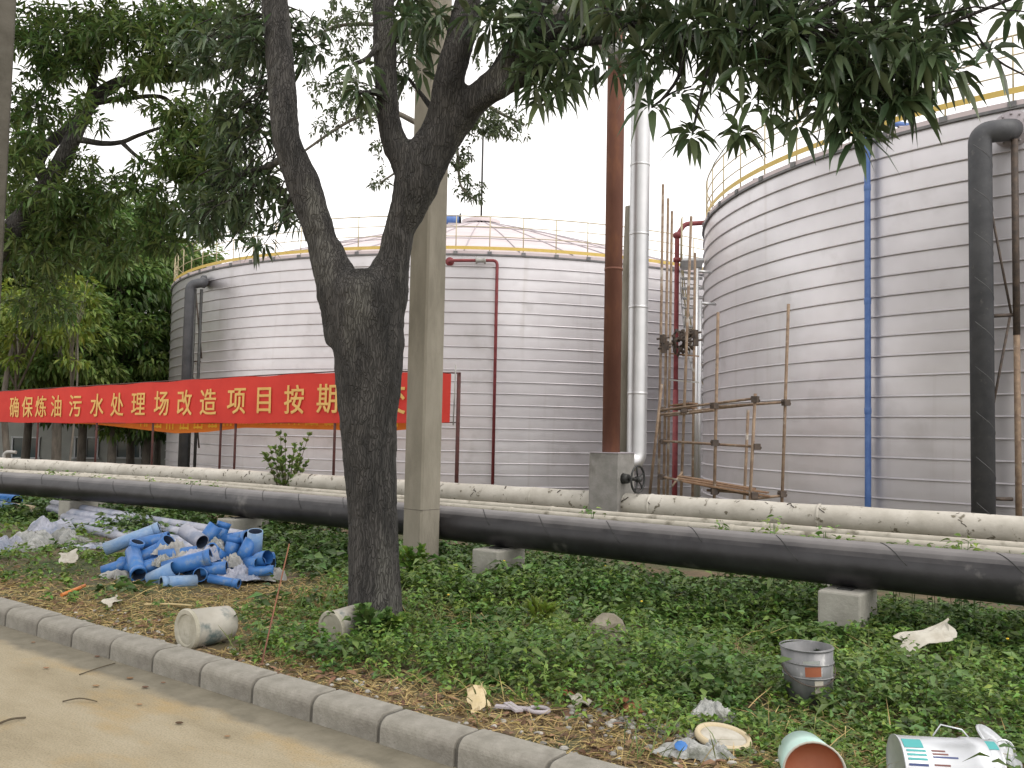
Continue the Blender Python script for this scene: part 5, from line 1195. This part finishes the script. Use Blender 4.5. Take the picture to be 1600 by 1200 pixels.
sheet('sack_scrap', c + Vector((0, 0, .0)), .44, .18, M['paper'], 'cream sack scrap with raised corner lying in the weeds behind the tin pail', 'scrap', .08, .018, tear=.25, seed=9, tilt=(.07, .05))
crumple('clay_patch', gp(1152, 948), (.22, .14, .035), M['clay'], 'bare patch of red clay heaped under the black pipeline', 'clay heap', amp=.2, seed=15)
sheet('paper_scrap', gp(106, 890) + Vector((0, 0, .05)), .20, .18, M['paper'], 'white folded paper scrap on the grass left of the blue pipe heap', 'scrap', .5, .012, tear=.3, seed=21, tilt=(.02, .06))
sheet('paper_scrap', gp(175, 951), .17, .10, M['paper'], 'shredded white scrap lying near the kerb left of the white bucket', 'scrap', 1.2, .012, tear=.6, seed=22, tilt=(.02, .02))
crumple('paper_scrap', gp(450, 997), (.05, .04, .035), M['card'], 'small cream paper ball between the two white buckets', 'scrap', amp=.3, seed=24)
crumple('paper_scrap', gp(541, 975) , (.06, .05, .05), M['paper'], 'small bright white scrap against the forked tree trunk', 'scrap', amp=.3, seed=26)
b = MB(); a, c = gp(96, 936), gp(132, 926); b.tube([a + Vector((0, 0, .03)), c + Vector((0, 0, .05))], .018, n=8); tag(b.build('orange_stick', M['orangeplastic'], loc=a), 'short bright orange stick on the grass by the kerb at left', 'stick')
# sticks
def stick(p, q, r_, m, name, label, group=None, bow=.01):
    b = MB(); mid = (p + q) / 2 + Vector((0, 0, bow)); b.tube(crv([p, mid, q], 5), lin([r_, r_ * .95, r_ * .8], 5), n=7)
    tag(b.build(name, m, loc=p), label, 'stick', group)
Z3 = Vector((0, 0, .03))
p = gp(408, 1040); q = at(452, 850, p.y + .55); stick(p, q, .006, M['rust'], 'thin_rod', 'thin rusty rod stuck upright and leaning right beside the kerb', None, 0)
stick(gp(225, 950) + Z3, gp(300, 948) + Z3, .011, M['bamboo'], 'bamboo_stick', 'yellow bamboo stick left of the white bucket', 'bamboo sticks')
stick(gp(372, 951) + Z3, gp(450, 954) + Z3, .012, M['bamboo'], 'bamboo_stick', 'yellow bamboo stick right behind the white bucket', 'bamboo sticks')
stick(gp(398, 985) + Z3, gp(494, 979) + Z3, .011, M['bamboo'], 'bamboo_stick', 'yellow bamboo stick between white bucket and the tree foot', 'bamboo sticks')
def road(px, py): return onz(px, py, -.092)
stick(road(-8, 1133), road(40, 1121), .007, M['twig'], 'fallen_twig', 'thick dark twig on the road at the left edge', 'twigs on the road', .012)
stick(road(98, 1096), road(152, 1096), .0045, M['twig'], 'fallen_twig', 'thin curved dark twig on the road below the kerb', 'twigs on the road', .02)
stick(road(124, 1054), road(180, 1036), .004, M['twig'], 'fallen_twig', 'straight pale twig on the road close to the kerb', 'twigs on the road', .004)
b = MB()
for px, py in ((52, 1004), (72, 1044), (218, 1101), (227, 1074), (203, 1060), (255, 1067), (152, 1026), (355, 1151), (280, 1130), (150, 1072)):
    c = road(px, py); r_ = random.uniform(.012, .022); b.ball(c + Vector((0, 0, .004)), r_, 7, 4, (1.4, .8, .3))
tag(b.build('road_litter', M['litter'], loc=(0, 0, 0)), None, None, kind='stuff')

# ---- heap of blue pipe offcuts
def offcut(c, axis, r_, L, m, label, cat, bend=None, film=False):
    axis = Vector(axis).normalized(); root = thing('pipe_offcut', c, label, cat, 'blue pipe offcuts in the heap')
    b = MB()
    if bend is None: hollow(b, Vector(c) - axis * L / 2, axis, r_, r_, L, .009, 22, both=True)
    else:
        pts = elbow([Vector(c) - axis * L * .55, Vector(c), Vector(c) + Vector(bend).normalized() * L * .55], L * .35, 6); b.tube(pts, r_, n=20, cap=False)
        b.tube(pts, r_ - .009, n=20, cap=False)
    b.build('tube_wall', m, root)
    if bend is None:
        b = MB(); b.lathe([(r_ - .0095, .003), (r_ - .0095, L - .003)], Vector(c) - axis * L / 2, axis, 22); b.disc(Vector(c) , axis, r_ - .0095, 20); b.build('bore', M['pvcin'], root)
        if random.random() < .4:
            b = MB(); hollow(b, Vector(c) + axis * (L / 2 - .07), axis, r_ + .001, r_ + .008, .07, .008, 22, both=True); b.build('socket', m, root)
HB = onz(300, 905, 0); HY = HB.y
def hp_(px, py, dy=0): return at(px, py, HY + dy)
OFF = [  # px, py, depth offset, axis (image right, depth, up), radius, length, material, label
 (207, 842, .5, (1, .3, .42), .075, .62, 'pvcwrap', 'long film covered blue pipe offcut sloping at the left top of the heap'),
 (240, 845, .4, (1, .1, .2), .07, .34, 'pvc', 'blue pipe offcut below the long sloping one, left top of the heap'),
 (212, 880, -.1, (.45, -.75, -.35), .082, .50, 'pvc', 'blue pipe offcut pointing its dark mouth to the road, left front'),
 (186, 884, .1, (1, .2, .35), .06, .36, 'pvc', 'narrow blue pipe offcut at the leftmost edge of the heap'),
 (225, 870, .2, (1, .2, .55), .075, .35, 'pvc', 'short blue offcut behind the dark mouthed one'),
 (247, 863, .25, (.7, -.3, .7), .08, .42, 'pvc', 'upright leaning blue offcut in the left half of the heap'),
 (232, 886, -.15, (1, -.2, .3), .06, .26, 'pvc', 'small blue offcut low in the left front of the heap'),
 (293, 880, -.25, (1, .15, .28), .088, .50, 'pvc', 'fattest bright blue offcut across the middle front of the heap'),
 (278, 866, .05, (1, .3, .1), .07, .40, 'pvc', 'blue offcut peeping out above the fattest middle one'),
 (279, 910, -.45, (-.75, -.6, .02), .070, .36, 'pvcwrap', 'film covered offcut with dark mouth at the foot of the heap'),
 (254, 898, -.35, (1, -.1, .5), .085, .30, 'pvcwrap', 'pale film covered short offcut left of the foot of the heap'),
 (325, 838, .55, (.5, .2, .8), .085, .30, 'pvc', 'upright blue offcut at the right top of the heap'),
 (345, 833, .65, (.25, .2, 1), .075, .26, 'pvc', 'smaller upright blue offcut topping the right half of the heap'),
 (371, 843, .45, (.85, -.5, .18), .086, .36, 'pvc', 'blue offcut with open dark mouth at the right top of the heap'),
 (362, 857, .3, (.2, .3, 1), .08, .26, 'pvc', 'stubby upright blue offcut below the open mouthed one'),
 (385, 860, .2, (.4, .2, .9), .078, .26, 'pvc', 'stubby blue offcut at the right side of the heap'),
 (340, 868, .1, (-.3, -.7, .5), .076, .30, 'pvc', 'blue offcut with dark mouth in the middle right of the heap'),
 (335, 889, -.2, (1, .1, .1), .072, .26, 'pvc', 'pale blue offcut lying low right of the fattest one'),
 (350, 908, -.45, (1, -.2, -.12), .045, .34, 'pvc', 'thin blue offcut rolled out at the right foot of the heap'),
 (315, 897, -.2, (.2, -1, .1), .075, .24, 'pvc', 'short blue offcut end on under the fattest one'),
 (398, 848, .25, (.1, -.3, 1), .085, .28, 'pvcwrap', 'offcut with open top inside a white bag at the right of the heap'),
 (408, 892, -.1, (1, .2, .05), .055, .26, 'pvc', 'small blue offcut flat on the ground at the right end of the heap'),
 (302, 838, .4, (.75, -.55, -.28), .085, .36, 'wrap', 'white wrapped offcut with open mouth on top of the heap')]
for px, py, dy, axv, r_, L, mm, lab in OFF:
    offcut(hp_(px, py, dy), axv, r_, L, M[mm], lab, 'pipe piece')
offcut(hp_(402, 874, .0), (.3, -.2, 1), .08, .30, M['pvc'], 'blue pipe elbow at the right side of the heap', 'pipe piece', bend=(.8, -.5, .2))
offcut(hp_(268, 858, .3), (.8, 0, .4), .075, .30, M['pvc'], 'blue pipe elbow in the middle of the heap under white sacks', 'pipe piece', bend=(.3, -.4, -1))
for k, (px, py, dy, sz, mm, lab) in enumerate(((300, 862, .1, (.24, .2, .16), 'sack', 'largest grey white film sack draped over the middle of the blue heap'), (268, 850, .15, (.17, .14, .13), 'sack', 'cream crumpled sack on the left middle of the blue heap'), (372, 888, -.1, (.20, .16, .13), 'wrap', 'white film bundle at the right front of the blue heap'), (418, 886, .05, (.17, .16, .15), 'sack', 'white crumpled sack at the right end of the blue heap'), (338, 850, .3, (.11, .1, .1), 'bag', 'round clear bag between the upright blue offcuts'), (275, 868, -.12, (.045, .05, .2), 'sack', 'narrow cream bag hanging upright in the middle of the heap'), (183, 893, 0, (.19, .12, .06), 'sack', 'cream sack mouth at the leftmost foot of the blue heap'), (318, 858, -.05, (.17, .13, .14), 'wrap', 'pale film sheet hanging over the fattest blue offcut'), (252, 872, -.2, (.10, .09, .09), 'bag', 'small clear bag stuck between two offcuts in the left half of the heap'), (360, 872, .05, (.13, .11, .10), 'sack', 'white scrap of sack among the offcuts at the right of the heap'))):
    c = hp_(px, py, dy); o = drape('plastic_sack', c - Vector((0, 0, sz[2] * .9)), (sz[0] * 1.15, sz[1] * 1.15, sz[2] * 1.5), M[mm], lab, 'sack', 'sacks on the pipe heap', seed=40 + k)
# earthy core of the heap so that the top pieces rest on something: more offcuts underneath
for k in range(14):
    c = hp_(RNG.uniform(205, 405), RNG.uniform(872, 896), RNG.uniform(-.05, .45)); offcut(c, (RNG.normal(0, 1), RNG.normal(0, 1), RNG.normal(0, .25)), .075, RNG.uniform(.28, .45), M['pvc'], 'blue pipe offcut buried in the lower layer of the heap', 'pipe piece')
vis_clear(onz(300, 905, 0), .55); vis_clear(onz(220, 900, 0), .4); vis_clear(onz(390, 890, 0), .4)
# ---- long pipes at the left
for k, (s0, s1, d0, d1, z, r_) in enumerate(((-16.3, -10.0, 8.05, 7.55, .24, .07), (-16.0, -9.9, 7.85, 7.35, .18, .07), (-15.2, -10.0, 7.7, 7.15, .10, .068), (-14.6, -9.8, 7.45, 6.95, .09, .066), (-13.6, -9.9, 7.15, 6.8, .08, .064), (-15.6, -10.2, 8.0, 7.7, .10, .068))):
    a, c = P(s0, d0, z), P(s1, d1, z - .02); root = thing('wrapped_pipe', a - Vector((0, 0, z)), 'long white film wrapped pipe in the bundle left of the blue heap', 'pipe', 'white wrapped pipes in the bundle')
    b = MB(); L = (c - a).length; b.lathe([(r_ - .008, 0), (r_, 0), (r_ + .004, L * .3), (r_ - .003, L * .5), (r_ + .003, L * .8), (r_, L)], a, c - a, 18); b.build('film', M['wrap'], root)
    b = MB(); b.lathe([(.001, .12), (r_ - .009, .12), (r_ - .009, 0)], a, c - a, 16); b.build('bore', M['pvcin'], root)
for k, (ex, ey, z, r_, dz) in enumerate(((22, 797, .52, .125, 0), (26, 783, .70, .115, 1))):
    e_ = atd(ex, ey, 7.75 + .25 * k); a = e_ - U * 5.0 + Vector((0, 0, .0)); root = thing('blue_pipe', Vector((a.x, a.y, 0)), ('lower' if k == 0 else 'upper') + ' fat blue pipe with open dark end at the left edge of the verge', 'pipe', 'fat blue pipes at the left edge')
    b = MB(); L = (e_ - a).length; hollow(b, a, e_ - a, r_, r_, L, .01, 26, both=True); b.build('tube_wall', M['pvcwrap' if k == 0 else 'pvc'], root)
    b = MB(); b.lathe([(r_ - .011, L - .5), (r_ - .011, L - .004)], a, e_ - a, 24); b.disc(a + (e_ - a).normalized() * (L - .45), e_ - a, r_ - .011); b.build('bore', M['pvcin'], root)
for k, (px, py, sz, lab) in enumerate(((40, 842, (.36, .3, .17), 'big grey film bundle under the fat blue pipes at left'), (75, 822, (.25, .25, .17), 'greyish torn film bundle at the mouths of the wrapped pipes'), (112, 836, (.2, .2, .13), 'pale torn film lump right of the wrapped pipe mouths'), (150, 842, (.33, .2, .07), 'flat white film scrap on the grass before the wrapped pipes'), (2, 845, (.22, .22, .19), 'white film bundle at the very left edge of the verge'))):
    c = onz(px, py + 14, 0); c.z = gz(*sd(c)) - .02; drape('film_bundle', c, (sz[0] * 1.25, sz[1] * 1.25, sz[2] * 1.6), M['bag' if k in (0, 2) else 'wrap'], lab, 'film bundle', 'film bundles by the pipes', seed=60 + k)

# ================================================================== COVER (after the things, to leave them room)
vis_clear(base * 0 + at(586, 990, TY), .22); vis_clear(pc, .18)
build_weeds('weeds', 30000, -13, 4, 4.0, 9.2, lambda s, d: weed_density(s, d) * (s > -7.2), M['weed'], .30, .048, .028, 8)
build_weeds('weeds', 12000, -10, 4, 4.2, 9.2, lambda s, d: weed_density(s, d) * (snoise(s, d, 1.1, 7.) > -.1) * (s > -6.8), M['weed_dark'], .30, .062, .032, 7)
build_weeds('weeds', 26000, -34, -6.4, 4.1, 9.4, lambda s, d: weed_density(s, d) * (.9 - .6 * np.exp(-((s + 6.9) / 1.5) ** 2 - ((d - 5.6) / 1.2) ** 2)), M['weed'], .20, .045, .026, 6)
build_weeds('weeds', 26000, -26, 6, 7.2, 10.0, lambda s, d: .95 + 0 * s, M['weed_dark'], .34, .06, .034, 7)
# plants grown up through the gap between the black pipeline and the thin pipes
L_ = Leaves(); tw = MB()
def gap_clump(s, d, n, z0, z1, sp):
    for _ in range(n):
        ds, dd = RNG.normal(0, sp), RNG.normal(0, .06); z = RNG.uniform(z0, z1 - .5 * abs(ds) * (z1 - z0) / sp * .5); q = RNG.uniform(0, 6.28)
        L_.b.append(np.array(P(s + ds, d + dd, z))); L_.d.append(np.array([math.cos(q), math.sin(q), RNG.uniform(-.1, .7)])); L_.l.append(RNG.uniform(.05, .10)); L_.w.append(RNG.uniform(.025, .045)); L_.dr.append(.4)
    for _ in range(3): q = RNG.normal(0, sp * .6); tw.tube([P(s, d, -.05), P(s + q * .6, d, .4), P(s + q, d, z1 - .10)], .0028, n=5, cap=False)
for s0_ in np.arange(-3.9, 2.6, .17):
    if RNG.random() < .8: gap_clump(s0_ + RNG.normal(0, .05), 8.72, int(RNG.integers(40, 80)), .50, RNG.uniform(.74, .92), .12)
for s0_ in (-20.3, -17.9, -17.2, -16.2, -15.7, -14.4, -13.2, -12.6, -5.4): gap_clump(s0_, 8.75, 40, .55, RNG.uniform(.78, .9), .14)
tag(leaf_mesh('pipe_weeds', np.array(L_.b), np.array(L_.d), np.array(L_.l), np.array(L_.w), np.array(L_.dr), M['weed'], None, twigs=tw, twm=M['weed_dark'], loc=(0, 0, 0)), None, None, kind='stuff')
build_grass('green_grass', 150000, -22, 4, 3.96, 8, lambda s, d: np.clip(weed_density(s, d) * (.75 - .45 / (1 + np.exp(-(s + 5.6) * 2))), 0, 1) * (d > 3.98), M['grass'], .12, .007, .8)
build_weeds('weeds', 7000, -9, 4, 4.3, 9.0, lambda s, d: weed_density(s, d) * (snoise(s, d, 1.9, 6.) > .22), M['weed_dark'], .42, .10, .052, 6)
build_weeds('weeds', 5000, -8, 4, 4.2, 8.8, lambda s, d: weed_density(s, d) * (snoise(s, d, 2.2, 11.) > .25), M['forest2'], .36, .055, .022, 9)
build_grass('green_grass', 14000, -7, 4, 4.1, 8.5, lambda s, d: (snoise(s, d, 2.6, 5.) > .3) * .8 + .03, M['grass'], .34, .008, .45)
build_grass('dry_grass', 5000, -8, 4, 4.2, 8.5, lambda s, d: (snoise(s, d, 1.7, 13.) > .1) * .7 + .05, M['straw'], .36, .006, .8)
def straw_d(s, d):
    st = np.exp(-((s + 6.9) / 1.5) ** 2 - ((d - 5.5) / 1.2) ** 2); kerb = np.exp(-((d - 4.25) / .32) ** 2) * .75
    r_ = np.exp(-((s + 1.5) / 1.0) ** 2 - ((d - 5.0) / .6) ** 2) * .8
    return np.clip(st + kerb + r_ + .06, 0, 1)
build_grass('dry_grass', 300000, -11, 1, 3.96, 7.8, straw_d, M['straw'], .14, .0065, 1.8)
s_, d_, x_, y_ = scatter(9000, -14, 3, 3.97, 5.4, lambda s, d: np.clip(np.exp(-((d - 4.2) / .4) ** 2), 0, 1) * .8 + .05)
q_ = RNG.uniform(0, 6.28, len(s_)); o = leaf_mesh('leaf_litter', np.stack([x_, y_, gzv(s_, d_) + .012], 1), np.stack([np.cos(q_), np.sin(q_), RNG.uniform(-.1, .35, len(q_))], 1), RNG.uniform(.03, .10, len(q_)), RNG.uniform(.012, .034, len(q_)), RNG.uniform(0, .5, len(q_)), M['litter'], None, loc=(0, 0, 0)); tag(o, None, None, kind='stuff')
# yellow flowers in the weeds
s_, d_, x_, y_ = scatter(260, -6, 4, 5.5, 8.6, lambda s, d: np.clip(snoise(s, d, 1.7, 9.) - .25, 0, 1), False); b = MB()
for x, y, s, d in zip(x_, y_, s_, d_): b.ball((x, y, float(gzv(s, d)) + .2 + random.uniform(0, .1)), .010, 6, 4, (1.2, 1.2, .6))
tag(b.build('yellow_flowers', M['flower'], loc=(0, 0, 0)), None, None, kind='stuff')
# gravel on the bare strip
b = MB()
for k in range(420):
    if k < 260: s, d = RNG.normal(-2.3, .32), RNG.normal(4.55, .14)
    else: s, d = RNG.uniform(-8, 0), 3.98 + abs(RNG.normal(0, .25))
    c = P(s, d, float(gzv(np.array(s), np.array(d)))); r_ = RNG.uniform(.006, .022); b.ball(c + Vector((0, 0, r_ * .3)), r_, 6, 4, (RNG.uniform(.8, 1.4), RNG.uniform(.7, 1.2), .7))
o = b.build('gravel', M['gravel'], loc=(0, 0, 0)); tag(o, None, None, kind='stuff')
for p in o.data.polygons: p.use_smooth = False
# broad leaved weeds at the tree foot and by the pole
shrub(578, 1010, 7.1, 'dark broad leaved weed at the foot of the forked tree', .30, 10, 'weed_dark', .13, .055, 'weed_plant', .5)
shrub(612, 1006, 7.2, 'leafy green weed right of the forked tree foot', .24, 8, 'weed', .11, .045, 'weed_plant', .6)
shrub(648, 905, 9.9, 'pale green weed growing up the left of the concrete pole foot', .36, 8, 'weed', .15, .06, 'weed_plant', .5)
shrub(845, 985, 7.6, 'single light green weed with drooping leaves among low weeds', .22, 5, 'yleaf', .16, .03, 'weed_plant', .5)
